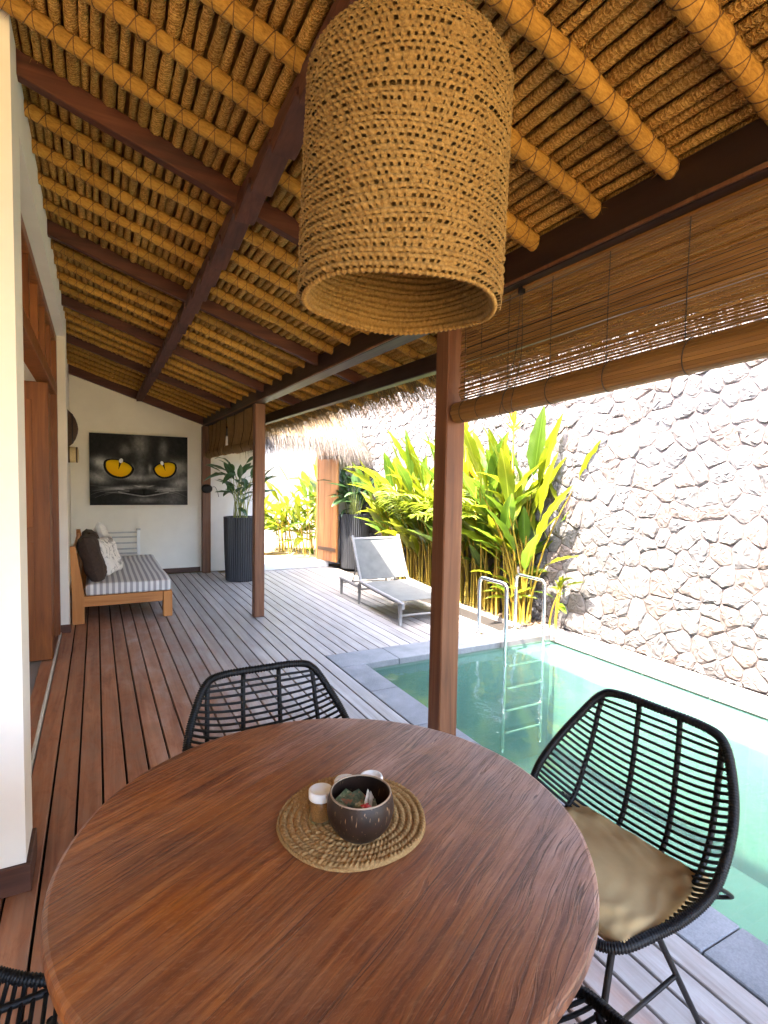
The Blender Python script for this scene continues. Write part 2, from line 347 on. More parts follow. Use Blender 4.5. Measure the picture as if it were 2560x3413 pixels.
# ---------------------------------------------------------------- house
house = thing('house', 'white plastered house with open wooden doorway on the left of the veranda', 'house')
ZT = 3.9
obj('wall', join(box(-2.6, -.245, 2.33, 2.56, 0, ZT), box(-.40, -.25, 2.56, 6.10, 2.87, ZT), box(-.60, -.25, 6.10, 6.42, 0, ZT), box(-.60, -.335, 6.42, 9.279, 0, ZT), box(-2.75, -2.6, -2.6, 2.56, 0, ZT)), M_PLASTER, house)
obj('end_wall', box(-.7, 1.63, 9.28, 9.42, 0, 3.6), M_PLASTER, house)
obj('end_wall', box(-2.75, -1.1, -2.78, -2.63, 0, 3.9), M_PLASTER, house)  # unseen stub wall behind the camera, added to cut light on the near wall
obj('inner_wall', join(box(-3.2, -3.1, 2.56, 9.3, -.02, ZT), box(-3.1, -.6, 6.12, 6.22, -.02, ZT), box(-3.1, -.4, 2.57, 6.1, 2.98, 3.05)), M_PLASTERW, house)
M_INFLOOR = plain('grey_floor_tile', (.20, .19, .19), .5, nz=.15, scale=5, bump=.05)
obj('room_floor', box(-3.1, -.33, 2.57, 6.1, -.06, -.012), M_INFLOOR, house)
obj('door_sill', box(-.332, -.314, 2.565, 6.1, -.06, .012, .003), plain('pale_stone_sill', (.55, .52, .46), .7), house)
M_SKIRT = wood('skirting', (.05, .018, .010), (.10, .036, .02), (.15, .06, .035), .5, 0)
obj('skirting', box(-2.6, -.228, 2.312, 2.331, 0, .105, .003), M_SKIRT, house)
obj('skirting', box(-.247, -.229, 2.331, 2.552, 0, .105, .003), M_SKIRT, house)
obj('skirting', box(-.322, -.232, 6.082, 6.101, 0, .08, .003), M_SKIRT, house)
obj('skirting', box(-.332, 1.51, 9.262, 9.281, 0, .075, .003), M_SKIRT, house)
fr = obj('door_frame', join(box(-.42, -.318, 2.565, 2.66, 0, 2.865, .004), box(-.42, -.318, 5.99, 6.095, 0, 2.865, .004), box(-.42, -.318, 2.661, 5.989, 2.30, 2.40, .004), box(-.42, -.318, 2.661, 5.989, 2.795, 2.865, .004)), M_DOOR, house)
for y in (3.20, 3.75, 4.30, 4.85, 5.40):
    obj('transom_bar', box(-.41, -.325, y-.025, y+.025, 2.401, 2.794, .003), M_DOOR, fr)
for y0, y1 in ((2.662, 3.17), (3.23, 3.72), (3.78, 4.27), (4.33, 4.82), (4.88, 5.37), (5.43, 5.988)):
    obj('transom_pane', box(-.372, -.366, y0, y1, 2.402, 2.793), M_GLASS, fr)
dl = obj('door', box(-1.28, -.335, 5.20, 5.245, .015, 2.295, .004), M_DOOR, house)
obj('door_panel', box(-1.16, -.45, 5.19, 5.199, .2, 1.0, .003), M_DOOR, dl); obj('door_panel', box(-1.16, -.45, 5.19, 5.199, 1.12, 2.15, .003), M_DOOR, dl)
obj('door', box(-.41, -.365, 5.25, 5.985, .015, 2.295, .004), M_DOOR, house)

# ---------------------------------------------------------------- posts
def post(x0, x1, y0, y1, z1, label):
    o = obj('veranda_post', box(x0, x1, y0, y1, 0.0005, z1, .006), M_POST); tag(o, label, 'post', 'timber posts of the veranda'); return o
post(1.545, 1.657, 2.256, 2.368, 2.37, 'square reddish timber post rising behind the round table at the pool edge')
post(1.545, 1.657, 5.935, 6.047, 2.37, 'square reddish timber post standing between daybed and sun lounger')
post(1.512, 1.640, 9.06, 9.18, 2.37, 'timber post against the white end wall beside the cat painting')

# ---------------------------------------------------------------- thatched roof over the veranda
roof = thing('thatched_roof', 'sloping straw roof on rope-wrapped poles and dark rafters over the veranda', 'roof')
SL = .332; AL = math.atan(SL)
def zth(x): return 3.13-SL*(x+.25)
YA, YB = -2.62, 9.60
# underlay of thatch
ts = [-3.4, -.25, .6, 1.5, 2.30]
V = []; F = []
for x in ts:
    for yy in (YA, YB): V += [(x, yy, zth(x)+.035), (x, yy, zth(x)+.24)]
for i in range(len(ts)-1):
    a = i*4; b = a+4; F += [[a, a+2, b+2, b], [a+1, b+1, b+3, a+3], [a, b, b+1, a+1], [a+2, a+3, b+3, b+2]]
F += [[0, 1, 3, 2], [16, 18, 19, 17]]
obj('thatch_layer', (V, F), M_THATCH, roof)
# battens of rope-bound straw, running along the eave
def batten_mesh(r, seed):
    g = np.random.default_rng(seed); n = 520; yy = np.linspace(YA, YB, n)
    j = lambda k, a: np.interp(np.arange(n), np.arange(0, n+k, k), g.normal(0, a, len(np.arange(0, n+k, k))))
    rr = r*(1+j(9, .07)+j(3, .05)+j(1, .035)); P = np.stack([j(24, .0022), yy, j(24, .002)], 1)
    return mesh('batten', *tube(P, rr, 9), M_BATTEN, True)
BM = [batten_mesh(r, i) for i, r in enumerate((.0135, .0155, .017, .0185, .020, .0225, .0165, .019))]
BR = (.0135, .0155, .017, .0185, .020, .0225, .0165, .019)
x = -.30
while x < 2.24:
    i = random.randrange(8); r = BR[i]; dx = (r+.0012+random.uniform(0, .0042))*math.cos(AL); x += dx
    link('batten', BM[i], roof, (x, 0, zth(x)+.012-r*.2), (0, 0, 0)); x += dx
# rafters
def slope_box(y0, y1, d, xa, xb, c=.004):
    L = (xb-xa)/math.cos(AL)
    return xf(box(0, L, y0, y1, -d, 0, c), (xa, 0, zth(xa)-.004), (0, AL, 0))
TIM = [2.53, 4.05, 5.60, 7.15, -.52]
for yy in TIM: obj('rafter', slope_box(yy-.026, yy+.026, .088, -.42, 2.0), M_DARKX, roof)
obj('rafter', slope_box(9.10, 9.195, .13, -.33, 2.0), M_DARKX, roof)
# rope-wrapped poles with criss-cross string
PL = 2.62/math.cos(AL)
def pole_mesh(seed):
    g = np.random.default_rng(seed); n = 260; s = np.linspace(0, PL, n)
    j = lambda k, a: np.interp(np.arange(n), np.arange(0, n+k, k), g.normal(0, a, len(np.arange(0, n+k, k))))
    r = .0295*(1+j(20, .05)+j(6, .04)+j(2, .03)); P = np.stack([s, j(30, .004), j(30, .003)], 1)
    m1 = mesh('rope_pole', *tube(P, r, 12), M_POLE, True); parts = []
    for sg in (1, -1):
        q = np.linspace(0, PL, 520); a = sg*(q/.062*2*np.pi+np.interp(q, np.linspace(0, PL, 30), g.normal(0, .5, 30))); rr = np.interp(q, s, r)+.0008
        parts.append(tube(np.stack([q, np.interp(q, s, P[:, 1])+rr*np.cos(a), np.interp(q, s, P[:, 2])+rr*np.sin(a)], 1), .0017, 4))
    return m1, mesh('lashing', *join(*parts), M_STRING)
PM = [pole_mesh(i) for i in range(4)]
POLES = []
ty = sorted(TIM)
for k in range(4):
    a = ty[1:][k]; b = (ty[1:]+[9.15])[k+1] if k < 3 else 9.15
    m_ = 4 if k < 3 else 5
    POLES += [a+(b-a)*(i+1)/(m_+1) for i in range(m_)]
POLES += [2.246-.289*i for i in range(8) if abs(2.246-.289*i+.52) > .12] + [-.8-.3*i for i in range(6)]
for i, yy in enumerate(POLES):
    p = link('rope_pole', PM[i % 4][0], roof, (-.38, yy, zth(-.38)-.034), (0, AL, 0)); link('lashing', PM[i % 4][1], p)
# loose fibres hanging from battens and poles
n = 9000
fx = rng.uniform(-.25, 1.9, n); fy_ = rng.uniform(.0, 7.0, n); pole = rng.random(n) < .45; fy_[pole] = np.array(POLES)[rng.integers(0, len(POLES), pole.sum())]+rng.normal(0, .022, pole.sum())
b = np.stack([fx, fy_, 3.13-SL*(fx+.25)-np.where(pole, .045, .006)], 1)
stuff(obj('loose_fibres', ribbons(b, rng.normal(0, 1, (n, 3))*np.array([1, 1, .45])+np.array([0, 0, -.25]), rng.uniform(.012, .05, n), rng.uniform(.0008, .0018, n), rng.uniform(0, .012, n), 3), M_POLE, roof))
# purlin of notched blocks under the poles
py = sorted(POLES+TIM+[9.15])
pz = zth(.60)-.086
obj('purlin', box(.565, .635, YA, 9.1, pz-.002, pz+.045, .003), M_DARK, roof)
for a, b in zip(py[:-1], py[1:]):
    L = b-a-.034; t = .050
    v, f = box(.556, .644, 0, L, -.050, 0, .003); v[:, 2] += np.where(v[:, 2] < -.03, -t*(v[:, 1]/L-.5), 0)
    obj('purlin_block', (v+np.array([0, a+.017, pz+.002]), f), M_DARK, roof)
# eave beams
obj('eave_beam', box(1.535, 1.655, YA, 9.19, 2.372, 2.515, .006), M_EAVE, roof)
obj('eave_beam', box(1.86, 1.93, YA, 9.19, 2.235, 2.345, .006), M_EAVE, roof)
obj('lit_beam_edge', box(1.528, 1.534, YA, 9.05, 2.374, 2.386), M_POST, roof)  # lighter strip that paints the lit lower inner edge of the beam
# fringe of straw along the eave
n = 9000
b = np.stack([rng.uniform(2.05, 2.32, n), rng.uniform(YA, YB, n), np.zeros(n)], 1); b[:, 2] = [zth(x) for x in b[:, 0]]; b[:, 2] += rng.uniform(.0, .22, n)*(b[:, 0] > 2.2)+.02
d = np.stack([rng.normal(.75, .2, n), rng.normal(0, .22, n), rng.normal(-.75, .25, n)], 1)
stuff(obj('eave_fringe', ribbons(b, d, rng.uniform(.10, .27, n), rng.uniform(.003, .007, n), rng.uniform(.0, .08, n)), M_STRAW, roof))

# ---------------------------------------------------------------- stone boundary wall
def clip(poly, p, nrm):
    out = []; d = [(q-p)@nrm for q in poly]
    for i in range(len(poly)):
        j = (i+1) % len(poly)
        if d[i] <= 0: out.append(poly[i])
        if (d[i] < 0) != (d[j] < 0): out.append(poly[i]+(poly[j]-poly[i])*(d[i]/(d[i]-d[j])))
    return out
def voronoi(x0, x1, y0, y1, s, jit=.36, sq=1.0):
    pts = []; ny = int((y1-y0)/(s*.9)); nx = int((x1-x0)/s)
    for j in range(-1, ny+2):
        for i in range(-1, nx+2):
            pts.append((x0+(i+.5+(.5 if j % 2 else 0))*s+random.uniform(-jit, jit)*s, y0+(j+.5)*s*.9+random.uniform(-jit, jit)*s))
    pts = np.array(pts); keep = rng.random(len(pts)) > .10; pts = pts[keep]; cells = []
    for i, p in enumerate(pts):
        dd = np.hypot(*(pts-p).T); nb = np.argsort(dd)[1:22]
        poly = [np.array(q) for q in ((x0, y0), (x1, y0), (x1, y1), (x0, y1))]
        for k in nb:
            poly = clip(poly, (p+pts[k])/2, (pts[k]-p)/dd[k])
            if len(poly) < 3: break
        if len(poly) >= 3: cells.append(np.array(poly))
    return cells
def stone_vf(poly, joint=.0036, depth=.017, bevel=.011):
    """a rough-faced stone on plane (u,v), proud by depth: rings in from the outline"""
    c = poly.mean(0); P = []; m = len(poly)
    per = np.linalg.norm(np.roll(poly, -1, 0)-poly, axis=1).sum(); 
    for i in range(m):
        a, b = poly[i], poly[(i+1) % m]; k = max(2, int(round(np.linalg.norm(b-a)/per*18)))
        for q in range(k): P.append(a+(b-a)*q/k)
    P = np.array(P); P = .6*P+.2*np.roll(P, 1, 0)+.2*np.roll(P, -1, 0)
    d = P-c; rad = np.linalg.norm(d, axis=1)[:, None]; P = c+d*np.maximum(.3, 1-joint/rad)+rng.normal(0, .0022, P.shape)
    n = len(P); V = []; tx, ty_ = rng.normal(0, .05, 2); R0 = rad.mean()
    for f, h in ((1, -.02), (1, .004), (None, .62), (.66, .9), (.34, 1.0)):
        Q = c+(P-c)*(f if f else np.maximum(.55, 1-bevel/np.maximum(rad, .02)))
        z = np.full(n, h) if h <= .01 else depth*h+(Q-c)@np.array([tx, ty_])+rng.normal(0, .0030 if f != 1 else 0, n)
        V.append(np.c_[Q+(rng.normal(0, .004, Q.shape) if h > .01 else 0), z])
    V.append(np.array([[c[0], c[1], depth*.95]])); V = np.concatenate(V); F = []
    for r in range(4):
        for i in range(n):
            j = (i+1) % n; F.append([r*n+i, r*n+j, (r+1)*n+j, (r+1)*n+i])
    for i in range(n): F.append([4*n+i, 4*n+(i+1) % n, 5*n])
    return V, F
STONE_COLS = [tuple(.205*x for x in c) for c in [(.42, .40, .40), (.50, .47, .46), (.36, .35, .36), (.46, .40, .37), (.52, .40, .33), (.48, .44, .42), (.40, .36, .35), (.56, .52, .50), (.50, .36, .30)]]
def scol():
    c = np.array(random.choice(STONE_COLS[:4]*2+STONE_COLS+STONE_COLS[4:5]*2+STONE_COLS[8:]*2)); return c*random.uniform(.78, 1.22)
M_MORTAR = plain('mortar', (.07, .055, .052), .95, nz=.2, scale=40, bump=.4)
WX = 4.43
swall = tag(obj('stone_wall', box(WX, WX+.3, -2.6, 9.6, -.15, 3.9), M_MORTAR), 'tall boundary wall of rough pale fieldstones along the far side of the pool', 'wall')
cells = voronoi(-2.6, 9.55, .0, 3.85, .175)
FW = np.array([_f, _r2, _u2])
def pix(P):
    v = np.asarray(P)-np.array(CAM); d = v@np.array(_f); return 1280+FPX*(v@np.array(_r2))/d, 1706.5-FPX*(v@np.array(_u2))/d, d
sc = []
for poly in cells:
    c = poly.mean(0); q = pix((WX, c[0], c[1])); A = .5*abs(np.dot(poly[:, 0], np.roll(poly[:, 1], 1))-np.dot(poly[:, 1], np.roll(poly[:, 0], 1)))
    vis = q[2] > 0 and 0 < q[0] < 2560 and 0 < q[1] < 3413 and c[1] < 2.45 and c[0] < 4.9
    sc.append((A/q[2]**2 if vis else -A) if q[2] > .1 else -A)
order = np.argsort(sc)[::-1]; rest = []; rc = []
for rank, i in enumerate(order):
    poly = cells[i]; v, f = stone_vf(poly); v = np.c_[WX-v[:, 2], v[:, 0], v[:, 1]]; f = [q[::-1] for q in f]; f = [q[::-1] for q in f]
    if rank < 300:
        o = obj('stone', (v, f), M_STONE, swall, False); tint(o.data, scol())
    else:
        rest.append((v, f)); rc.append(np.tile(scol(), (len(v), 1)))
o = stuff(obj('stone_field', join(*rest), M_STONE, swall)); a = o.data.attributes.new('tint', 'FLOAT_COLOR', 'POINT'); rc = np.concatenate(rc); a.data.foreach_set('color', np.c_[rc, np.ones(len(rc))].ravel())

# ---------------------------------------------------------------- garden wall with gate and its small thatched roof
gw = tag(obj('garden_wall', join(box(1.641, 2.42, 9.22, 9.40, 0, 2.7), box(3.62, 4.40, 9.22, 9.40, 0, 2.7), box(2.42, 3.62, 9.22, 9.40, 2.22, 2.7)), M_PLASTERW), 'white garden wall with a gateway at the far end of the deck', 'wall')
obj('threshold', box(2.3, 3.66, 8.95, 9.41, .0, .10, .006), M_PLASTERW, gw)
gate = thing('garden_gate', 'orange-brown plank gate leaf swung open at the far end of the deck', 'gate', (3.56, 9.12, 0))
obj('gate_frame', join(box(-1.14, -1.06, 9.20-9.12, 9.30-9.12, .10, 2.218, .004), box(-.02, .055, .08, .18, .10, 2.218, .004), box(-1.059, -.021, .08, .18, 2.14, 2.218, .004)), M_GATE, gate)
ang = math.atan2(8.55-9.06, 3.70-3.54)
lf = obj('gate_leaf', box(.012, .498, .0205, .034, .15, 2.11, .003), M_GATE, gate, loc=(-.02, .02, 0), rot=(0, 0, ang))
for i in range(3): obj('plank', box(.005+i*.168, .17+i*.168, -.02, .02, .115, 2.15, .003), M_GATE, lf)
M_GDARK = wood('gate_ledge', (.07, .03, .012), (.12, .05, .02), (.16, .07, .03), .5, 0)
for z in (.33, 1.94): obj('ledge', box(.02, .50, -.038, -.021, z-.03, z+.03, .003), M_GDARK, lf)
groof = thing('gate_thatch', 'small bleached straw roof with a shaggy fringe above the garden gate', 'roof')
def gr_surface(U, W):
    # U along the eave (0..1 straight then hip), W from eave (0) to ridge (1)
    s = U*3.3; xs = np.where(s < 1.75, 2.0+s, 3.75+.58*np.sin((s-1.75)/1.55*np.pi/2)); ys = np.where(s < 1.75, 8.62, 9.20-.58*np.cos((s-1.75)/1.55*np.pi/2))
    xr = np.minimum(xs, 3.75); yr = 9.45
    x = xs+(xr-xs)*W; y = ys+(yr-ys)*W; z = 2.26+.85*W+.10*np.sin(W*np.pi); return x, y, z
v, f = grid(40, 10, gr_surface); v2 = v.copy(); v2[:, 2] -= .16; v2[:, 1] += .05
obj('thatch_core', join((v, f), (v2, [q[::-1] for q in f])), M_STRAW, groof, True)
n = 15000
U = rng.random(n); W = np.abs(rng.normal(0, .28, n)); W = np.where(rng.random(n) < .4, rng.uniform(0, 1, n), W); W = np.clip(W, 0, 1)
b = np.stack(gr_surface(U, W), 1); e = np.stack(gr_surface(U, np.maximum(W-.12, -.12)), 1); d = e-b; d /= np.linalg.norm(d, axis=1)[:, None]; d += rng.normal(0, .10, d.shape)
b[:, 2] += rng.uniform(-.06, .02, n)
L = rng.uniform(.16, .34, n)*(1+.35*np.exp(-((b[:, 0]-4.0)/.3)**2))
stuff(obj('straw_fringe', ribbons(b, d, L, rng.uniform(.004, .009, n), L*rng.uniform(.25, .6, n)), M_STRAWG, groof))
# far wall outside the gate
tag(obj('alley_wall', join(box(-2, 9, 12.6, 12.8, -.1, 4.2), *[box(x, x+.22, 12.5, 12.599, -.1, 4.2) for x in (1.6, 3.2, 4.8, 6.4)]), plain('grey_render', (.30, .28, .26), .9)), 'tall pale wall outside the garden gate', 'wall')
# ================================================================ OBJECTS
# ---------------------------------------------------------------- round table
def table_mat():
    m = Mat('weathered_table_wood'); th = R(-28)
    base = m.coord(rot=(0, 0, th)); sep = m.n('SeparateXYZ', {0: base})
    pl = m.math('FLOOR', m.math('MULTIPLY', sep.outputs[1], 7.2)); rnd = m.n('TexWhiteNoise', {'W': pl}, noise_dimensions='1D').outputs[0]
    off = m.n('CombineXYZ', {0: m.math('MULTIPLY', rnd, 13.0), 1: m.math('MULTIPLY', rnd, 3.0), 2: 0.0}).outputs[0]
    v = m.n('VectorMath', {0: base, 1: off}, operation='ADD').outputs[0]
    warp = m.n('TexNoise', {'Vector': m.n('Mapping', {'Vector': v, 'Scale': (2.4, 6, 6)}).outputs[0], 'Scale': 1.0, 'Detail': 2.0}).outputs[0]
    wy = m.math('ADD', m.n('SeparateXYZ', {0: v}).outputs[1], m.math('MULTIPLY', warp, .035))
    gv = m.n('CombineXYZ', {0: m.math('MULTIPLY', m.n('SeparateXYZ', {0: v}).outputs[0], 1.6), 1: m.math('MULTIPLY', wy, 52.0), 2: 0.0}).outputs[0]
    g1 = m.n('TexNoise', {'Vector': gv, 'Scale': 1.0, 'Detail': 7.0, 'Roughness': .62, 'Distortion': .5}).outputs[0]
    fv = m.n('CombineXYZ', {0: m.math('MULTIPLY', m.n('SeparateXYZ', {0: v}).outputs[0], 9.0), 1: m.math('MULTIPLY', wy, 420.0), 2: 0.0}).outputs[0]
    g2 = m.n('TexNoise', {'Vector': fv, 'Scale': 1.0, 'Detail': 3.0, 'Roughness': .6}).outputs[0]
    big = m.noise(m.coord(), 4.2, 5, .6, .3)
    col = m.ramp(g1, [(.25, (.09, .024, .008)), (.45, (.26, .082, .026)), (.60, (.39, .145, .048)), (.80, (.52, .24, .095))])
    col = m.mix(m.math('MULTIPLY', g2, .75), col, (.09, .034, .018))
    wv = m.n('TexWave', {'Vector': gv, 'Scale': .55, 'Distortion': 3.0, 'Detail': 2.0, 'Detail Scale': 1.5}, wave_type='BANDS', bands_direction='Y').outputs['Fac']
    crack = m.n('MapRange', {'Value': wv, 'From Min': .0, 'From Max': .10}).outputs[0]
    crk2 = m.n('MapRange', {'Value': m.noise(m.n('Mapping', {'Vector': gv, 'Scale': (.35, .12, 1)}).outputs[0], 1.0, 3), 'From Min': .50, 'From Max': .60}).outputs[0]
    crack = m.math('MAXIMUM', crack, m.math('SUBTRACT', 1.0, crk2))
    col = m.mix(m.math('SUBTRACT', 1.0, crack), col, (.035, .014, .009))
    sx_ = m.n('SeparateXYZ', {0: m.coord()}); wm = m.math('ADD', m.math('MULTIPLY', sx_.outputs[0], 1.5), m.math('ADD', m.math('MULTIPLY', m.math('SUBTRACT', big, .5), 1.6), m.math('MULTIPLY', m.math('SUBTRACT', rnd, .5), .35)))
    wear_sheen = m.n('MapRange', {'Value': wm, 'From Min': -.1, 'From Max': .75}, interpolation_type='SMOOTHSTEP').outputs[0]
    col = m.mix(m.math('MULTIPLY', wear_sheen, .8), col, m.ramp(g1, [(.25, (.10, .055, .045)), (.45, (.24, .155, .13)), (.62, (.34, .235, .20)), (.8, (.44, .33, .29))]))  # greyer wear to the right, with the sky sheen painted into the colour
    c3 = m.n('CombineXYZ', {0: m.math('MULTIPLY', m.n('SeparateXYZ', {0: v}).outputs[0], 2.0), 1: m.math('MULTIPLY', m.math('ADD', wy, m.math('MULTIPLY', warp, .05)), 62.0), 2: 3.0}).outputs[0]
    n3 = m.n('TexNoise', {'Vector': c3, 'Scale': 1.0, 'Detail': 2.5, 'Roughness': .5, 'Distortion': .25}).outputs[0]
    line = m.n('MapRange', {'Value': m.math('ABSOLUTE', m.math('SUBTRACT', n3, .47)), 'From Min': .004, 'From Max': .020}).outputs[0]
    line = m.math('MAXIMUM', line, m.math('SUBTRACT', 1.0, m.n('MapRange', {'Value': wm, 'From Min': -.25, 'From Max': .45}).outputs[0]))
    crack = m.math('MULTIPLY', crack, line)
    seam = m.math('GREATER_THAN', m.math('FRACT', m.math('MULTIPLY', sep.outputs[1], 7.2)), .011)
    crack = m.math('MULTIPLY', crack, seam); col = m.mix(m.math('MULTIPLY', m.math('SUBTRACT', 1.0, seam), .7), col, (.04, .018, .012))
    col = m.mix(m.math('MULTIPLY', m.math('SUBTRACT', 1.0, line), .85), col, (.05, .024, .018))
    g3v = m.n('CombineXYZ', {0: m.math('MULTIPLY', m.n('SeparateXYZ', {0: v}).outputs[0], 11.0), 1: m.math('MULTIPLY', wy, 150.0), 2: 7.0}).outputs[0]
    g3 = m.n('TexNoise', {'Vector': g3v, 'Scale': 1.0, 'Detail': 4.0, 'Roughness': .65, 'Distortion': .4}).outputs[0]
    col = m.mix(m.math('MULTIPLY', m.n('MapRange', {'Value': g3, 'From Min': .50, 'From Max': .68}).outputs[0], .65), col, (.075, .026, .012))
    pat = m.n('MapRange', {'Value': m.noise(m.coord(rot=(0, 0, th), scale=(3.2, 6.5, 1)), 1.0, 5, .6, .5), 'From Min': .52, 'From Max': .68}).outputs[0]
    col = m.mix(m.math('MULTIPLY', pat, .22), col, (.48, .20, .07))
    spk = m.n('MapRange', {'Value': m.noise(m.coord(rot=(0, 0, th), scale=(60, 190, 1)), 1.0, 2), 'From Min': .56, 'From Max': .70}).outputs[0]
    col = m.mix(m.math('MULTIPLY', spk, .10), col, (.60, .36, .22))
    hs = m.n('HueSaturation', {'Color': col, 'Saturation': m.math('ADD', .80, m.math('MULTIPLY', big, .45)), 'Value': m.math('ADD', m.math('MULTIPLY', rnd, .24), m.math('ADD', m.math('MULTIPLY', big, .9), .58))}).outputs[0]
    h = m.math('ADD', m.math('ADD', g1, m.math('MULTIPLY', g2, .35)), m.math('MULTIPLY', crack, .7))
    m.P(Base_Color=hs, Roughness=m.math('ADD', .33, m.math('MULTIPLY', big, .24)), Normal=m.bump(h, .6, .004)); m.b.inputs['Specular IOR Level'].default_value = .6
    return m.m
M_TABLE = table_mat()
TX, TY, TZ, TR = .482, 1.128, .745, .580
table = thing('dining_table', 'round weathered reddish wooden dining table in the foreground', 'table', (TX, TY, 0))
TT = .038
prof = [(TR-.012, TZ-TT), (TR-.003, TZ-TT+.004), (TR, TZ-TT+.012), (TR, TZ-.010), (TR-.003, TZ-.003), (TR-.010, TZ), (.3, TZ), (.1, TZ), (.002, TZ)]
obj('tabletop', lathe(prof, 160, rf=lambda a: 1+.0022*np.sin(3*a+1)+.0012*np.sin(11*a)), M_TABLE, table, True).data
bpy.data.objects['tabletop'].data.polygons.foreach_set('use_smooth', [False]*len(bpy.data.objects['tabletop'].data.polygons))
obj('apron', lathe([(.34, .64), (.36, .65), (.36, TZ-TT-.0005)], 48), M_POST, table)
obj('pedestal', lathe([(.06, .05), (.075, .12), (.055, .3), (.06, .5), (.10, .64)], 32), M_POST, table, True)
for i in range(4): obj('foot', xf(box(.03, .34, -.035, .035, .0, .055, .006), rot=(0, 0, R(45+90*i))), M_POST, table)

# ---------------------------------------------------------------- placemat, jars, bowl, sachets
MX, MY = .530, 1.128
def mat_fn():
    nr, na = 96, 420; V = []; n_st = lambda k: int(2*np.pi*(k+.5)*.0162/.0105)+4
    r = np.linspace(.0, .176, nr); a = np.linspace(0, 2*np.pi, na, endpoint=False); Rr, A = np.meshgrid(r, a, indexing='ij')
    sp = Rr-A/(2*np.pi)*.0162+.0162; k = np.floor(sp/.0162); fr_ = sp/.0162-k; ns = (2*np.pi*(k+.5)*.0162/.0115)+3
    ph = A/(2*np.pi)*np.round(ns)+k*.37+fr_*.9; st = np.abs(np.sin(np.pi*ph)); jit = np.sin(k*12.9+np.floor(ph)*78.2)*43758.5; jit = jit-np.floor(jit)
    h = .0045+.0085*np.sqrt(np.clip(1-(2*fr_-1)**2, 0, 1))*(.45+.55*st)*(.75+.4*jit); h = np.where(Rr > .1745, .001, h)
    w_ = 1+.012*np.sin(2*A+.5)+.008*np.sin(5*A); V = np.stack([Rr*w_*np.cos(A), Rr*w_*np.sin(A), h], -1).reshape(-1, 3)
    I, J = np.meshgrid(np.arange(nr-1), np.arange(na), indexing='ij'); J2 = (J+1) % na
    F = np.stack([I*na+J, (I+1)*na+J, (I+1)*na+J2, I*na+J2], -1).reshape(-1, 4).tolist(); return V, F
tag(obj('placemat', mat_fn(), M_MAT, None, True, loc=(MX, MY, TZ+.0005)), 'round coiled seagrass placemat in the middle of the table', 'placemat')
MZ = TZ+.0125
def jar(x, y, fill, label, rot):
    j = thing('spice_jar', label, 'jar', (x, y, MZ), (0, 0, rot), 'small lidded jars on the placemat')
    obj('glass', lathe([(.0235, .0), (.0265, .003), (.027, .01), (.027, .05), (.0245, .057), (.0225, .057), (.025, .05), (.025, .006), (.001, .005)], 32, closed_top=False), M_GLASS, j, True)
    if fill: obj('contents', lathe([(.0235, .0065), (.0243, .012), (.0243, .040), (.015, .044), (.001, .0445)], 24), fill, j, True)
    obj('lid', lathe([(.0275, .054), (.0285, .056), (.0285, .070), (.027, .0735), (.0225, .074), (.0212, .0722), (.001, .0722)], 32), M_LID, j, True)
M_SUGAR = plain('brown_sugar', (.36, .15, .035), .9, nz=.35, scale=300, bump=.6)
M_WSUGAR = plain('white_sugar', (.8, .79, .76), .9, nz=.08, scale=300, bump=.5)
jar(.455, 1.142, M_SUGAR, 'small glass jar of brown sugar with white lid, leftmost on the placemat', 0)
jar(.523, 1.152, M_WSUGAR, 'small white-lidded jar behind the coconut bowl, middle of the three', 1)
jar(.586, 1.142, M_WSUGAR, 'small white-lidded jar behind the coconut bowl, rightmost of the three', 2)
def coco_mat():
    m = Mat('coconut_shell'); c = m.coord(scale=(1, 1, .12)); n1 = m.noise(c, 260, 2, .5); f = m.n('MapRange', {'Value': n1, 'From Min': .66, 'From Max': .74}).outputs[0]
    n2 = m.noise(m.coord(), 30, 4); base = m.ramp(n2, [(.3, (.012, .006, .004)), (.7, (.028, .014, .008))])
    m.P(Base_Color=m.mix(f, base, (.30, .18, .09)), Specular_IOR_Level=.3, Roughness=.5, Normal=m.bump(n2, .1, .002)); return m.m
bowl = thing('coconut_bowl', 'dark polished coconut shell bowl holding tea sachets', 'bowl', (.513, 1.050, MZ))
prof = []
for t in np.linspace(-1.25, .42, 26): prof.append((.0745*math.cos(t)/1.0, .0705+.0745*math.sin(t)))
pr_ = [(p[0], p[1]) for p in prof]; top = pr_[-1]
inner = [(p[0]-.0035, max(p[1], .0035)+.0022) for p in pr_[::-1]]
rim = [(top[0]-.0005, top[1]+.0012), (top[0]-.003, top[1]+.0012)]
obj('shell', lathe(pr_+rim+inner[1:], 48), coco_mat(), bowl, True)
obj('rim', tube([(.9535*0+(top[0]-.0017)*math.cos(a), (top[0]-.0017)*math.sin(a), top[1]+.001) for a in np.linspace(0, 2*np.pi, 48, endpoint=False)], .0021, 6, closed=True), plain('worn_shell_edge', (.30, .22, .15), .5), bowl, True)
def foil(name, a, b, c):
    m = Mat(name); co = m.coord(); n1 = m.noise(co, 60, 3, .6, .8); m.P(Base_Color=m.ramp(n1, [(.36, a), (.5, b), (.64, c)]), Roughness=.3, Normal=m.bump(m.noise(co, 90, 3), .4, .003)); return m.m
FO = [foil('green_foil', (.06, .10, .05), (.14, .20, .10), (.42, .42, .30)), foil('olive_foil', (.10, .12, .06), (.22, .24, .13), (.50, .46, .30)), foil('dark_foil', (.03, .05, .035), (.10, .14, .08), (.35, .12, .06)), foil('cream_paper', (.55, .48, .36), (.62, .55, .42), (.70, .64, .5)), foil('red_foil', (.45, .02, .03), (.6, .03, .05), (.7, .5, .5))]
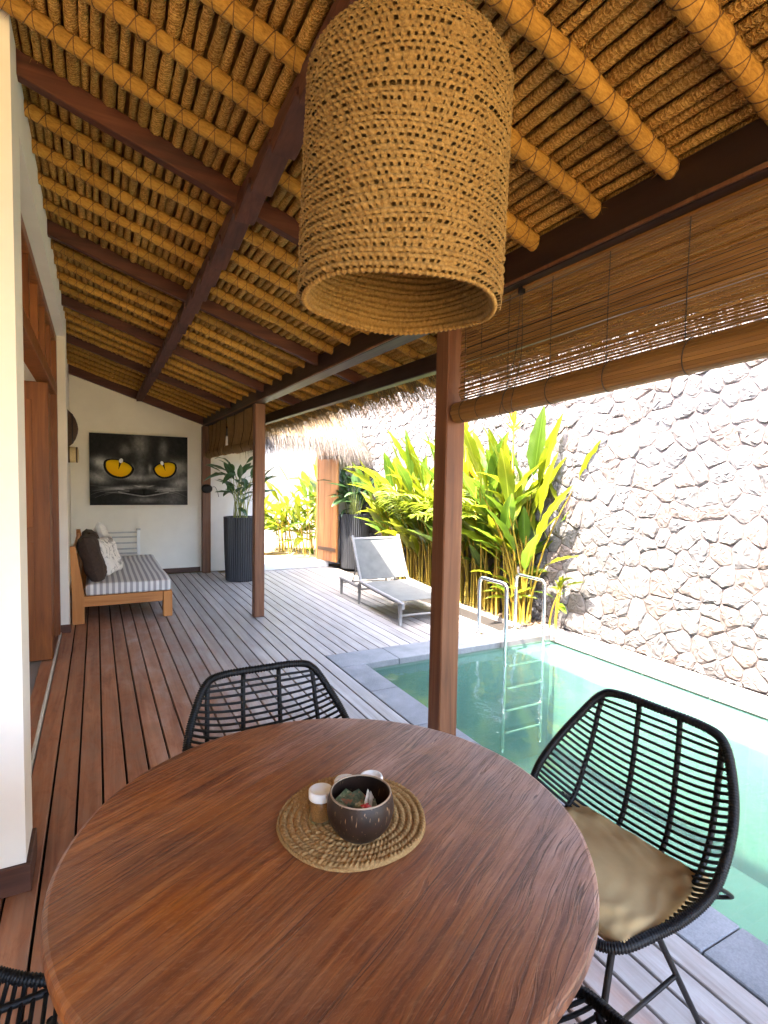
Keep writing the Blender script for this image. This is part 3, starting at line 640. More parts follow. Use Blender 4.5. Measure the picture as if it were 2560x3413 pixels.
def sachet(w_, h_, mat, loc, rot, label):
    f = lambda U, W: (w_*(U-.5), h_*(W-.5), .0022*np.sin(U*np.pi)*np.sin(W*np.pi)+.0009*np.sin(U*19)*np.cos(W*13))
    v, q = grid(9, 9, f); v2 = v.copy(); v2[:, 2] = -v[:, 2]-.0003
    tag(obj('tea_sachet', join((v, q), (v2, [k[::-1] for k in q])), mat, None, True, loc=loc, rot=rot), label, 'tea sachet', 'tea sachets in the coconut bowl')
bx, by, bz = .513, 1.050, MZ
for q, (dx, dy, dz, rx, ry, rz, wd, hg, k, lab) in enumerate((
    (-.024, .018, .078, 14, -8, 30, .050, .044, 0, 'green tea sachet leaning at the back left of the coconut bowl'),
    (-.032, -.006, .075, 10, -14, 70, .048, .044, 1, 'olive tea sachet at the left side of the coconut bowl'),
    (-.010, .004, .083, 10, -6, 12, .050, .044, 2, 'dark green tea sachet in the middle of the coconut bowl'),
    (.004, -.020, .079, 9, 5, -18, .048, .043, 1, 'pale olive tea sachet at the front of the coconut bowl'),
    (.018, -.012, .076, 12, 62, -25, .040, .048, 3, 'cream paper sugar sachet standing on edge in the coconut bowl'),
    (.024, -.016, .072, 10, 66, -22, .040, .048, 3, 'cream paper sugar sachet tucked right of the other one in the bowl'),
    (-.002, -.036, .086, 12, 4, 10, .022, .020, 4, 'small red sachet at the front rim of the coconut bowl'))):
    sachet(wd, hg, FO[k], (bx+dx, by+dy, bz+dz), (R(rx), R(ry), R(rz)), lab)
# ---------------------------------------------------------------- rattan chairs
RIMH = [(0, -.272, .852), (.14, -.270, .850), (.20, -.258, .828), (.248, -.21, .750), (.28, -.15, .675), (.295, -.08, .60), (.29, -.03, .54), (.27, .04, .497), (.24, .115, .467), (.20, .215, .447), (.12, .25, .44), (0, .255, .44)]
rim_pts = [(a, b, z) for a, b, z in RIMH] + [(-a, b, z) for a, b, z in RIMH[-2:0:-1]]
side = spline([RIMH[i] for i in range(2, 10)], 200)
cen = spline([(0, -.268, .830), (0, -.258, .70), (0, -.24, .58), (0, -.205, .475), (0, -.13, .418), (0, -.02, .405), (0, .10, .410), (0, .21, .430)], 200)
def surf(u, t):
    i = min(max(t, 0), 1)*199; k = int(min(i, 198)); f = i-k
    s = side[k]*(1-f)+side[k+1]*f; c = cen[k]*(1-f)+cen[k+1]*f; au = abs(u)
    e = au**2.6; lat = s[0]*(au**.95)*(1 if u >= 0 else -1)
    return np.array([lat, c[1]+(s[1]-c[1])*e, c[2]+(s[2]-c[2])*e])
def build_chair():
    ch = bpy.data.objects.new('rattan_chair', None); COL.objects.link(ch); ch.empty_display_size = .1
    P = spline(rim_pts, 260, closed=True); kk = np.arange(260*4)
    Pf = spline(rim_pts, 900, closed=True)
    rr = .0135+.0012*np.where(np.arange(900) % 3 == 0, 1, -1)
    obj('rim', tube(Pf, rr, 8, closed=True), M_RATTAN, ch, True)
    for t in list(np.linspace(.022, .972, 37)):
        us = np.linspace(-1, 1, 25); obj('cross_rod', tube([surf(u, t) for u in us], .0049, 6), M_RATTAN, ch, True)
    for ar in (-.192, -.066, .066, .192):
        ts_ = np.linspace(0, .93 if abs(ar) > .1 else 1, 60); uu = lambda t: math.copysign(min(1, abs(ar)*(1+.08*min(t*3, 1))/side[int(t*199)][0])**(1/.95), ar)
        pts = [surf(uu(t), t)+np.array([0, -.004, -.003]) for t in ts_]
        a0 = np.interp(abs(pts[0][0]), [0, .14, .20], [.852, .85, .828]); pts = [np.array([pts[0][0], -.268, a0])]+pts
        obj('rib', tube(pts, .0085, 7), M_RATTAN, ch, True)
    for s in (-1, 1):
        for fy, top in ((.29, .17), (-.225, .02)):
            obj('leg', tube(spline([(s*.165, top, .418), (s*.178, top+(fy-top)*.5, .21), (s*.19, fy, .004)], 10), .0088, 8), M_IRON, ch, True)
        obj('stretcher', tube([(s*.178, .23, .20), (s*.178, -.105, .20)], .0065, 7), M_IRON, ch, True)
        obj('seat_bearer', tube(spline([(s*.17, .13, .424), (s*.172, 0, .408), (s*.17, -.11, .424)], 8), .0075, 7), M_IRON, ch, True)
    obj('seat_brace', tube(spline([(-.17, -.115, .425), (0, -.125, .402), (.17, -.115, .425)], 8), .0075, 7), M_IRON, ch, True)
    lp = spline([(.24, -.13, .50), (.255, -.215, .44), (.23, -.255, .40), (.17, -.20, .385), (.15, -.13, .405)], 20)
    obj('tie_loop', tube(lp, .006, 7), M_RATTAN, ch, True)
    obj('tie_loop', tube(lp*np.array([-1, 1, 1]), .006, 7), M_RATTAN, ch, True)
    return ch
chairs = [((1.282, 1.035), 94.5, 'black woven rattan chair with khaki cushion at the pool side of the table'),
          ((.535, 1.665), 181, 'black woven rattan chair on the far side of the table'),
          ((-.265, 1.09), -90, 'black woven rattan chair cut off at the lower left corner'),
          ((.660, .640), -20, 'black woven rattan chair just showing at the bottom edge under the table')]
c0 = build_chair()
for i, ((x, y), rz, lab) in enumerate(chairs):
    o = c0 if i == 0 else copy_tree(c0)
    o.location = (x, y, 0); o.rotation_euler = (0, 0, R(rz)); tag(o, lab, 'chair', 'rattan chairs round the table')
# cushion
def cushion_vf(w_, d_, h_, wr=.006, n=40, seed=1):
    g = np.random.default_rng(seed); ph = g.uniform(0, 6, 8)
    def f(sg):
        def q(U, W):
            x = 2*U-1; y = 2*W-1; ex = (1-np.abs(x)**5)*(1-np.abs(y)**5); e = np.clip(ex, 0, 1)**.42
            fold = wr*(np.sin(9*x+7*y+ph[0])*np.clip(x, 0, 1)**2+np.sin(17*y-6*x+ph[1])*.6*np.abs(y)**3+np.sin(13*x*y+ph[2])*.5+.7*np.sin(21*x+3*np.sin(4*y)+ph[3])*np.clip(-x, 0, 1)**2+.45*np.sin(26*y+9*x+2*np.sin(5*x))*np.clip(-y, 0, 1)**1.5+.3*np.sin(31*(x+.4*y)+ph[4])*np.abs(x*y))
            ins = 1-.035*(np.cos(x*np.pi/2)*np.abs(y)**6+np.cos(y*np.pi/2)*np.abs(x)**6)
            return x*w_/2*ins, y*d_/2*ins, sg*(h_/2*e+fold*e)
        return q
    a = grid(n, n, f(1)); b = grid(n, n, f(-1)); return join(a, (b[0], [k[::-1] for k in b[1]]))
M_KHAKI = plain('khaki_cotton', (.42, .29, .135), 1.0, nz=.07, scale=14, bump=.2, Specular_IOR_Level=.1)
v, f = cushion_vf(.455, .385, .065, .0070, 64); v[:, 0] *= 1-.55*np.clip(v[:, 1]-.02, 0, 1)
v[:, 2] += .12*np.clip(np.abs(v[:, 0])-.15, 0, 1)+.30*np.clip(-.14-v[:, 1], 0, 1)
cu = obj('seat_cushion', (v, f), M_KHAKI, None, True, loc=(1.265, 1.022, .450), rot=(R(-1.5), 0, R(94.5))); 
eg = np.linspace(0, 2*np.pi, 120, endpoint=False); sq = lambda c: np.sign(c)*np.abs(c)**.28
pp = np.stack([sq(np.cos(eg))*.455/2*.985, sq(np.sin(eg))*.385/2*.985, 0*eg], 1); pp[:, 0] *= 1-.55*np.clip(pp[:, 1]-.02, 0, 1); pp[:, 2] += .12*np.clip(np.abs(pp[:, 0])-.15, 0, 1)+.30*np.clip(-.14-pp[:, 1], 0, 1)
obj('piping', tube(pp, .0045, 6, closed=True), M_KHAKI, cu, True)
tag(cu, 'wrinkled khaki seat cushion on the chair beside the pool', 'cushion')

# ---------------------------------------------------------------- woven pendant lamp
LX, LY, LZ, LR, LH = .593, 1.060, 1.936, .2095, .535
lamp = thing('pendant_lamp', 'large cylindrical woven seagrass pendant lampshade hanging above the table', 'lamp', (LX, LY, LZ), (R(.6), R(1.5), 0))
def shade(inner):
    rows, per, st, ps = 50, 5, 98, 5; nz, na = rows*per+1, st*ps
    iz, ia = np.meshgrid(np.arange(nz), np.arange(na), indexing='ij'); row = np.minimum(iz//per, rows-1); fv = (iz-row*per)/per
    A = ia/na*2*np.pi; jr = lambda a, b, k: np.mod(np.sin(a*12.9898+b*78.233+k)*43758.5453, 1.0)
    wph = ia/ps+.5*(row % 2)+.55*fv+.12*np.sin(row*1.7); sidx = np.floor(wph) % st; fw = wph-np.floor(wph)
    h = .0115*np.sqrt(np.clip(1-(2*fv-1)**2, 0, 1))*(.52+.48*np.sqrt(np.clip(1-(2*fw-1)**2, 0, 1)))*(.82+.30*jr(row, sidx, 1))
    s = iz/(nz-1)*(LH+.13); zz = np.where(s < LH-.10, s, 0); 
    t = np.clip((s-(LH-.10))/.23, 0, 1); ang = t*np.pi/2*.92
    rad = np.where(s < LH-.10, LR*(1+.010*np.cos(s*5)), LR-.13+.13*np.cos(ang)); z = np.where(s < LH-.10, s, LH-.10+.10*np.sin(ang))
    rad = rad*(1+.006*np.sin(2*A+1)+.004*np.sin(3*A)); wob = .0035*np.sin(A*4+row*.3)+.0025*(jr(row, 0, 3)-.5)*2
    rad = rad+(-.008-h*.8 if inner else h); z = z+wob*(s < .5)
    V = np.stack([rad*np.cos(A), rad*np.sin(A), z], -1).reshape(-1, 3)
    hole = (not inner) & (jr(row, sidx, 9) < .88) & (fv < .19) & (fw < .21+.2*np.floor(jr(row, sidx, 5)*2.6))
    I, J = np.meshgrid(np.arange(nz-1), np.arange(na), indexing='ij'); J2 = (J+1) % na
    F = np.stack([I*na+J, I*na+J2, (I+1)*na+J2, (I+1)*na+J], -1); keep = ~hole[:-1]; F = F[keep]
    if inner: F = F[:, ::-1]
    return V, F.reshape(-1, 4).tolist()
obj('woven_shade', shade(False), M_SHADE, lamp, True)
obj('shade_lining', shade(True), M_SHADE, lamp, True)
ra = np.linspace(0, 2*np.pi, 600, endpoint=False); rp = LR-.003
obj('rim_braid', tube(np.stack([rp*(1+.006*np.sin(2*ra+1)+.004*np.sin(3*ra))*np.cos(ra), rp*(1+.006*np.sin(2*ra+1)+.004*np.sin(3*ra))*np.sin(ra), .0035*np.sin(ra*4)-.002], 1), .0048+.0014*np.sin(ra*98), 7, closed=True), M_SHADE, lamp, True)
obj('cap', lathe([(.08, LH-.004), (.085, LH+.004), (.04, LH+.012)], 24), M_SHADE, lamp)
obj('cord', tube([(0, 0, LH), (-.003, 0, LH+.12), (-.006, 0, zth(LX)-LZ+.03)], .004, 8), M_BLACKCORD, lamp)
obj('bulb_holder', lathe([(.02, LH-.16), (.024, LH-.15), (.024, LH-.09), (.012, LH-.07), (.006, LH)], 16), M_IRON, lamp, True)

# ---------------------------------------------------------------- roll-up blinds
bl = thing('bamboo_blind', 'dark bamboo slat roll-up blind hanging above the pool edge', 'blind', (1.60, .82, 1.895), group='roll-up blinds under the eave beam')
BY0, BY1 = -1.45, 1.405
sm = [mesh('slat', *join(*[(lambda p: (p[0]+np.array([0, 0, random.uniform(-.0007, .0007)]), p[1]))(box(-.0016, .0016, a, b, -.0040, .0040, .0008)) for a, b in ((BY0, -.3), (-.3, .6), (.6, BY1))]), M_BAMBOO) for _ in range(4)]
ns = 37; TILT = .042
for i in range(ns):
    z = .062+i*(2.366-1.895-.062)/(ns-1); th = TILT*(1-i/(ns-1))
    link('slat', random.choice(sm), bl, (random.uniform(-.001, .001), 0, z+BY1*math.tan(th)), (R(random.uniform(-.1, .1))-th, R(random.uniform(-12, 12)), 0))
stv = mesh('roll_slat', *box(-.0018, .0018, BY0-.01, BY1+.012, -.0062, .0062, .0010), M_BAMBOO)
roll = obj('roll', xf(lathe([(.044, BY0), (.044, BY1)], 24), rot=(R(-90), 0, 0)), M_BAMBOO, bl, loc=(0, 0, BY1*math.tan(TILT)), rot=(-TILT, 0, 0))
for i in range(25):
    a = 2*math.pi*i/25; link('roll_slat', stv, roll, (.050*math.cos(a), random.uniform(-.006, .006), .050*math.sin(a)), (0, -a, 0))
CY = [1.365, 1.24, 1.05, .80, .53, .24, -.05, -.35, -.65, -.95]
for y in CY:
    obj('cord', tube([(-.0045, y, .485), (-.0045, y+.002, .3), (-.0045, y, .05+(BY1-y)*TILT)], .0016, 5), M_BLACKCORD, bl)
    obj('roll_band', tube([(.0545*math.cos(a), y-.02+.012*math.cos(a+1), .0545*math.sin(a)) for a in np.linspace(0, 2*np.pi, 28, endpoint=False)], .0017, 5, closed=True), M_BLACKCORD, roll)
obj('pulley', xf(box(-.012, .012, -.012, .012, -.035, .005, .003), (-.012, .97, .485)), M_IRON, bl)
obj('pull_cord', tube(spline([(-.014, .975, .455), (-.018, .99, .2), (-.058, 1.03, -.02), (-.04, 1.035, -.055)], 20), .0017, 5), M_BLACKCORD, bl)
obj('pull_cord', tube(spline([(-.014, .965, .455), (-.016, .955, .2), (-.058, .96, .0), (-.04, .955, -.052)], 20), .0017, 5), M_BLACKCORD, bl)
obj('head_rail', box(-.018, .018, BY0, BY1, .470, .486, .002), M_BAMBOO, bl)
# far blind
def weave_mat():
    m = Mat('woven_bamboo'); c = m.coord(); wv = m.n('TexWave', {'Vector': c, 'Scale': 24.0, 'Distortion': 1.0, 'Detail': 2.0}, bands_direction='Z').outputs['Fac']; n1 = m.noise(c, 14, 5)
    m.P(Base_Color=m.ramp(m.math('ADD', m.math('MULTIPLY', wv, .35), m.math('MULTIPLY', n1, .6)), [(.25, (.13, .07, .022)), (.5, (.30, .175, .06)), (.75, (.44, .29, .12))]), Roughness=.7, Normal=m.bump(wv, .6, .006))
    t = m.n('BsdfTranslucent', {'Color': (.5, .28, .08, 1)}); mx = m.n('MixShader', {0: .25, 1: m.b.outputs[0], 2: t.outputs[0]}); m.L.new(mx.outputs[0], m.out.inputs[0]); return m.m
M_WEAVE = weave_mat()
b2 = thing('bamboo_blind', 'old tan woven blind half rolled up beside the white end wall', 'blind', (1.60, 7.5, 1.92), group='roll-up blinds under the eave beam')
def wavy(y0, y1, z0, z1):
    f = lambda U, W: (.012*np.sin(U*7+W*3)+.006*np.sin(U*19), y0+(y1-y0)*U+.01*np.sin(W*5), z0+(z1-z0)*W); v, q = grid(30, 8, f); v2 = v.copy(); v2[:, 0] += .004
    return join((v, q), (v2, [k[::-1] for k in q]))
obj('blind_panel', wavy(.28, 1.53, .04, .45), M_WEAVE, b2, True); obj('blind_panel', wavy(-1.42, .14, .04, .45), M_WEAVE, b2, True)
def rollvf(y0, y1):
    ys = np.linspace(y0, y1, 24); r = .058+.004*np.sin(ys*9)+.003*np.sin(ys*23); return tube(np.stack([0*ys, ys, .008*np.sin(ys*3)], 1), r, 16)
obj('roll', rollvf(.30, 1.54), M_WEAVE, b2, True); obj('roll', xf(rollvf(-1.43, .22), (0, 0, .012)), M_WEAVE, b2, True)
for y in (1.42, 1.1, .8, .5, .1, -.4, -.9, -1.3):
    obj('cord', tube([(-.02, y, .45), (-.025, y+.01, .2), (-.066, y, .02), (-.03, y, -.055)], .003, 5), M_BLACKCORD, b2)

# ---------------------------------------------------------------- daybed and what lies on it
def stripe_mat():
    m = Mat('striped_ticking'); s = m.n('SeparateXYZ', {0: m.coord()}); wv = m.math('FRACT', m.math('MULTIPLY', s.outputs[0], 1/.058))
    f = m.n('MapRange', {'Value': m.math('ABSOLUTE', m.math('SUBTRACT', wv, .5)), 'From Min': .22, 'From Max': .27}).outputs[0]; n1 = m.noise(m.coord(), 200, 3)
    m.P(Base_Color=m.mix(f, (.36, .35, .35), (.74, .72, .70)), Roughness=.9, Normal=m.bump(n1, .2, .002)); return m.m
bed = thing('daybed', 'low teak daybed with striped mattress against the house wall', 'daybed', (.24, 7.4, 0))
BX0, BX1, BY_0, BY_1 = -.47, .50, -1.02, 1.10
for sx, sy in ((BX1-.095, BY_0), (BX1-.095, BY_1-.09)): obj('leg', box(sx, sx+.095, sy, sy+.09, .0, .285, .005), M_TEAKZ, bed)
for sy in (BY_0, BY_1-.09):
    pf = [(BX0, 0), (BX0+.11, 0), (BX0+.112, .30), (BX0+.035, .81), (BX0-.015, .81), (BX0, .30)]; v = [(x, yy, z) for yy in (sy, sy+.09) for x, z in pf]; f = [[0, 1, 2, 5][::1], [5, 2, 3, 4], [6, 11, 8, 7], [11, 10, 9, 8]]+[[i, i+6, (i+1) % 6+6, (i+1) % 6] for i in range(6)]
    obj('back_leg', (v, f), M_TEAKZ, bed)
obj('side_rail', box(BX0+.101, BX1-.096, BY_0+.012, BY_0+.055, .175, .285, .004), M_TEAK, bed)
obj('side_rail', box(BX0+.101, BX1-.096, BY_1-.055, BY_1-.012, .175, .285, .004), M_TEAK, bed)
obj('front_rail', box(BX1-.06, BX1-.02, BY_0+.091, BY_1-.091, .175, .285, .004), wood('teak_long', (.34, .13, .035), (.50, .215, .065), (.62, .30, .11), .5, 1, .8), bed)
for i in range(12):
    y = BY_0+.13+i*.162; obj('bed_slat', box(BX0+.11, BX1-.062, y, y+.10, .255, .283, .003), M_TEAK, bed)
for z in (.40, .56, .72): obj('back_rail', box(BX0+.05-(z-.3)*.12, BX0+.075-(z-.3)*.12, BY_0+.091, BY_1-.091, z-.05, z+.05, .004), M_TEAK, bed)
def matt():
    def f(U, W):
        x = 2*U-1; y = 2*W-1; return None
    bm = bmesh.new(); bmesh.ops.create_cube(bm, size=1); 
    for v in bm.verts: v.co = (.070+v.co.x*.835, .03+v.co.y*2.10, .352+v.co.z*.125)
    bmesh.ops.bevel(bm, geom=bm.edges[:], offset=.03, segments=4, affect='EDGES', profile=.6)
    bmesh.ops.subdivide_edges(bm, edges=[e for e in bm.edges if e.calc_length() > .3], cuts=10, use_grid_fill=True)
    for v in bm.verts:
        if v.co.z > .38: v.co.z += .006*math.sin(v.co.x*9+v.co.y*4)+.005*math.sin(v.co.y*7)
    bm.verts.index_update(); r = np.array([v.co[:] for v in bm.verts]), [[v.index for v in f.verts] for f in bm.faces]; bm.free(); return r
obj('mattress', matt(), stripe_mat(), bed, True)
M_BROWN = plain('brown_linen', (.045, .026, .018), .9, nz=.25, scale=40, bump=.25)
def pillow(name, w_, d_, h_, loc, rot, mat, label, seed, cat='pillow'):
    o = obj(name, cushion_vf(w_, d_, h_, .012, 30, seed), mat, None, True, loc=loc, rot=rot); return tag(o, label, cat, 'pillows on the daybed')
def pat_mat():
    m = Mat('printed_cushion'); c = m.coord(); n1 = m.noise(c, 6, 3, .5, 1.2); f = m.n('MapRange', {'Value': m.math('ABSOLUTE', m.math('SUBTRACT', n1, .5)), 'From Min': .008, 'From Max': .02}).outputs[0]
    n2 = m.n('MapRange', {'Value': m.noise(c, 5, 2), 'From Min': .60, 'From Max': .66}).outputs[0]
    m.P(Base_Color=m.mix(n2, m.mix(f, (.30, .29, .28), (.78, .74, .70)), (.30, .29, .28)), Roughness=.9); return m.m
M_PRINT = pat_mat()
pillow('pillow', .52, .52, .20, (-.045, 6.74, .650), (R(74), R(0), R(-62+150)), M_BROWN, 'dark brown square pillow nearest on the daybed, leaning on its back', 3)
pillow('pillow', .50, .50, .17, (-.03, 7.12, .670), (R(76), 0, R(95)), M_BROWN, 'dark brown pillow behind the nearest one on the daybed', 4)
pillow('pillow', .44, .44, .14, (.115, 7.02, .630), (R(70), 0, R(70)), M_PRINT, 'white printed cushion propped on the brown daybed pillow', 5)
pillow('pillow', .50, .50, .15, (.10, 7.46, .665), (R(72), R(30), R(86)), plain('white_linen', (.74, .70, .66), .9), 'tall white linen cushion at the back of the daybed', 6)
# ---------------------------------------------------------------- towel rack
rk = thing('towel_rack', 'pale grey slatted towel rack against the white end wall', 'towel rack', (.30, 9.12, 0))
M_RACK = plain('grey_wash_wood', (.50, .49, .47), .6)
for x in (-.27, .27):
    obj('upright', box(x-.022, x+.022, -.02, .02, 0, .72, .004), M_LID, rk); obj('foot', box(x-.022, x+.022, -.12, .12, 0, .03, .003), M_RACK, rk)
    obj('cap', box(x-.032, x+.032, -.03, .03, .721, .75, .004), M_RACK, rk)
for z in (.37, .44, .53, .62, .69): obj('bar', box(-.247, .247, -.012, .012, z-.011, z+.011, .002), M_RACK, rk)

# ---------------------------------------------------------------- painting of a black cat
def paint():
    W_, H_, nx, ny = 1.392, 1.085, 420, 330
    X, Y = np.meshgrid(np.linspace(0, 1, nx), np.linspace(0, 1, ny), indexing='ij')   # Y down
    g = np.random.default_rng(5)
    def nz(fx, fy):
        a = g.random((fx+2, fy+2)); x = X*fx; y = Y*fy; i = x.astype(int); j = y.astype(int); u = x-i; v = y-j; u = u*u*(3-2*u); v = v*v*(3-2*v)
        return a[i, j]*(1-u)*(1-v)+a[i+1, j]*u*(1-v)+a[i, j+1]*(1-u)*v+a[i+1, j+1]*u*v
    fur = .5*nz(40, 25)+.3*nz(90, 60)+.2*nz(200, 140); soft = nz(5, 4)
    G = .010+.016*fur+.010*soft
    def blob(cx, cy, rx, ry, amp, th=0.0, p=2.0):
        c, s = math.cos(th), math.sin(th); dx = (X-cx); dy = (Y-cy)*.78; a = (dx*c+dy*s)/rx; b = (-dx*s+dy*c)/ry
        return amp*np.exp(-(np.abs(a)**p+np.abs(b)**p))
    str_ = (.55+.9*fur)*2.3
    G = G+(blob(.50, .14, .07, .12, .07)+blob(.35, .22, .05, .05, .06)+blob(.74, .20, .04, .10, .05)+blob(.10, .40, .07, .05, .16, .2)+blob(.40, .60, .16, .035, .11, .12)+blob(.71, .58, .14, .03, .10, -.10)+blob(.89, .45, .10, .07, .11)+blob(.08, .62, .10, .05, .13, .25)+blob(.92, .68, .10, .06, .11, -.2)+blob(.5, .5, .05, .10, .045)+blob(.53, .74, .07, .02, .10)+blob(.30, .76, .16, .02, .09, -.08)+blob(.78, .77, .13, .02, .09, .05)+blob(.55, .93, .12, .03, .06)+blob(.84, .92, .12, .10, .035)+blob(.2, .47, .09, .07, .16)+blob(.6, .48, .02, .05, .08)+blob(.42, .5, .015, .05, .10))*str_
    # nose and mouth
    nl = np.abs((Y-.735)-.9*np.abs(np.abs(X-.535)-.045)**1.0*-.3); G = G+.30*np.exp(-(nl/.006)**2)*np.exp(-((np.abs(X-.535)-.065)/.035)**2)
    G = G*(1-.75*np.exp(-((X-.535)/.045)**2-((Y-.775)/.03)**2)); G = G*(1-.8*np.exp(-((X-.535)/.006)**2)*(Y > .79)*(Y < .86))
    ml = Y-(.855-.35*(np.abs(X-.535))**1.3); G = G*(1-.7*np.exp(-(ml/.010)**2)*(np.abs(X-.535) < .27)); G = G+.10*np.exp(-((ml-.018)/.008)**2)*(np.abs(X-.535) < .26)*str_
    # whiskers
    for k in range(22):
        sx = 1 if k % 2 else -1; x0 = .535+sx*g.uniform(.10, .22); y0 = g.uniform(.76, .84); L = g.uniform(.16, .36); sl = g.uniform(-.05, .75); cv = g.uniform(.4, 1.2)
        t = (X-x0)*sx; yy = y0-.10*t+cv*sl*t*t*2; m_ = (t > 0) & (t < L); G = G+.20*np.exp(-((Y-yy)/.0022)**2)*m_*(1-np.clip(t/L, 0, 1)*.6)
    col = np.stack([G, G*.985, G*.96], -1)
    def eye(cx, cy, rx, ry, th, px, hx):
        nonlocal col
        c, s = math.cos(th), math.sin(th); dx = X-cx; dy = (Y-cy)*.78; a = (dx*c+dy*s)/rx; b = (-dx*s+dy*c)/ry
        bb = np.where(b < 0, b*1.75+.0, b*.86); r = np.sqrt(np.abs(a)**2.1+np.abs(bb)**2.0)
        halo = np.clip((1.55-r)/.45, 0, 1)*(b > -.1)*.16; col = np.maximum(col, halo[..., None]*np.array([1, .98, .92])*(.6+.6*fur[..., None]))
        lid = (r < 1.20); col[lid] = np.array([.008, .007, .006])
        e = r < 1.0; sh = np.clip(1.0-.45*np.clip(-b, 0, 1)-.25*np.clip(r-.6, 0, 1), 0, 1)
        ir = np.stack([.86*sh, .52*sh*(1-.18*np.clip(b, 0, 1)), .004+0*sh], -1); col[e] = ir[e]
        pw = .13*np.clip(1-(b+.7)/1.15, 0, 1); p = (np.abs(a-px-.03*b) < pw) & (b > -.95) & (b < .45) & e; col[p] = (.004, .004, .004)
        hl = ((a-hx)/.15)**2+((b+.62)/.26)**2 < 1; col[hl] = (.82, .84, .86)
    eye(.287, .448, .130, .098, .27, .02, .03); eye(.755, .455, .108, .090, -.24, -.05, -.16)
    V = np.stack([(X-.5)*W_, 0*X, (.5-Y)*H_], -1).reshape(-1, 3)
    I, J = np.meshgrid(np.arange(nx-1), np.arange(ny-1), indexing='ij'); F = np.stack([I*ny+J, I*ny+J+1, (I+1)*ny+J+1, (I+1)*ny+J], -1).reshape(-1, 4).tolist()
    return V, F, np.clip(col, 0, 1).reshape(-1, 3), W_, H_
V, F, colr, W_, H_ = paint()
pt = thing('cat_painting', 'large painting of a black cat face with yellow eyes on the end wall', 'painting', (.611, 9.25, 1.645), (R(0), 0, 0))
mm = Mat('oil_paint'); mm.P(Base_Color=mm.n('Attribute', attribute_name='paint').outputs['Color'], Roughness=.45, Normal=mm.bump(mm.noise(mm.coord(), 160, 3), .12, .002))
mm.b.inputs['Specular IOR Level'].default_value = .15; mm.b.inputs['Roughness'].default_value = .8
cv = obj('canvas', (V+np.array([0, -.0185, 0]), F), mm.m, pt); a = cv.data.attributes.new('paint', 'FLOAT_COLOR', 'POINT'); a.data.foreach_set('color', np.c_[colr, np.ones(len(colr))].ravel())
obj('stretcher', box(-W_/2, W_/2, -.018, .025, -H_/2, H_/2, .002), plain('black_canvas_edge', (.012, .012, .012), .7), pt)
# ---------------------------------------------------------------- hats on the recessed wall, knob on the post
M_FELT = plain('brown_straw_hat', (.075, .038, .02), .9, nz=.3, scale=60, bump=.4)
hh = thing('wall_hat', 'dark brown conical straw hat hanging highest on the wall beside the doorway', 'hat', (-.333, 7.9, 2.13), (0, R(90), 0), 'hats hung on the wall')
obj('crown', lathe([(.245, .002), (.25, .006), (.235, .03), (.19, .075), (.13, .112), (.06, .135), (.002, .142)], 40), M_FELT, hh, True)
obj('hat_band', lathe([(.192, .0765), (.178, .0875)], 40, False, False), M_IRON, hh, True)
def basket():
    h = thing('striped_hat', 'cream straw hat with brown bands hanging on the wall beside the doorway', 'hat', (-.333, 7.75, 1.80), (0, R(90), 0), 'hats hung on the wall')
    M1 = plain('cream_straw', (.62, .47, .25), .8, nz=.15, scale=90, bump=.4); M2 = plain('brown_straw', (.09, .05, .025), .8)
    obj('brim', lathe([(.15, .003), (.152, .008), (.105, .015)], 36, closed_top=False), M1, h, True)
    obj('crown', lathe([(.10, .014), (.098, .06), (.093, .14), (.06, .147), (.002, .148)], 32), M1, h, True)
    for z0, z1 in ((.028, .055), (.118, .136)): obj('hat_band', lathe([(.1005-z0*.03, z0), (.1005-z1*.03, z1)], 32, False, False), M2, h, True)
basket()
kn = thing('cord_cleat', 'dark round wooden cord winder on the post by the painting', 'cord winder', (1.575, 9.058, 1.37), (R(90), 0, 0))
obj('disc', lathe([(.03, 0.001), (.075, .006), (.08, .02), (.06, .035), (.02, .04), (.002, .04)], 24, rf=lambda a: 1+.1*np.cos(2*a)), M_IRON, kn, True)
obj('loose_cord', tube(spline([(.06, .02, .03), (.12, .03, .05), (.16, -.05, .05), (.18, -.13, .04)], 14), .004, 5), M_BLACKCORD, kn)
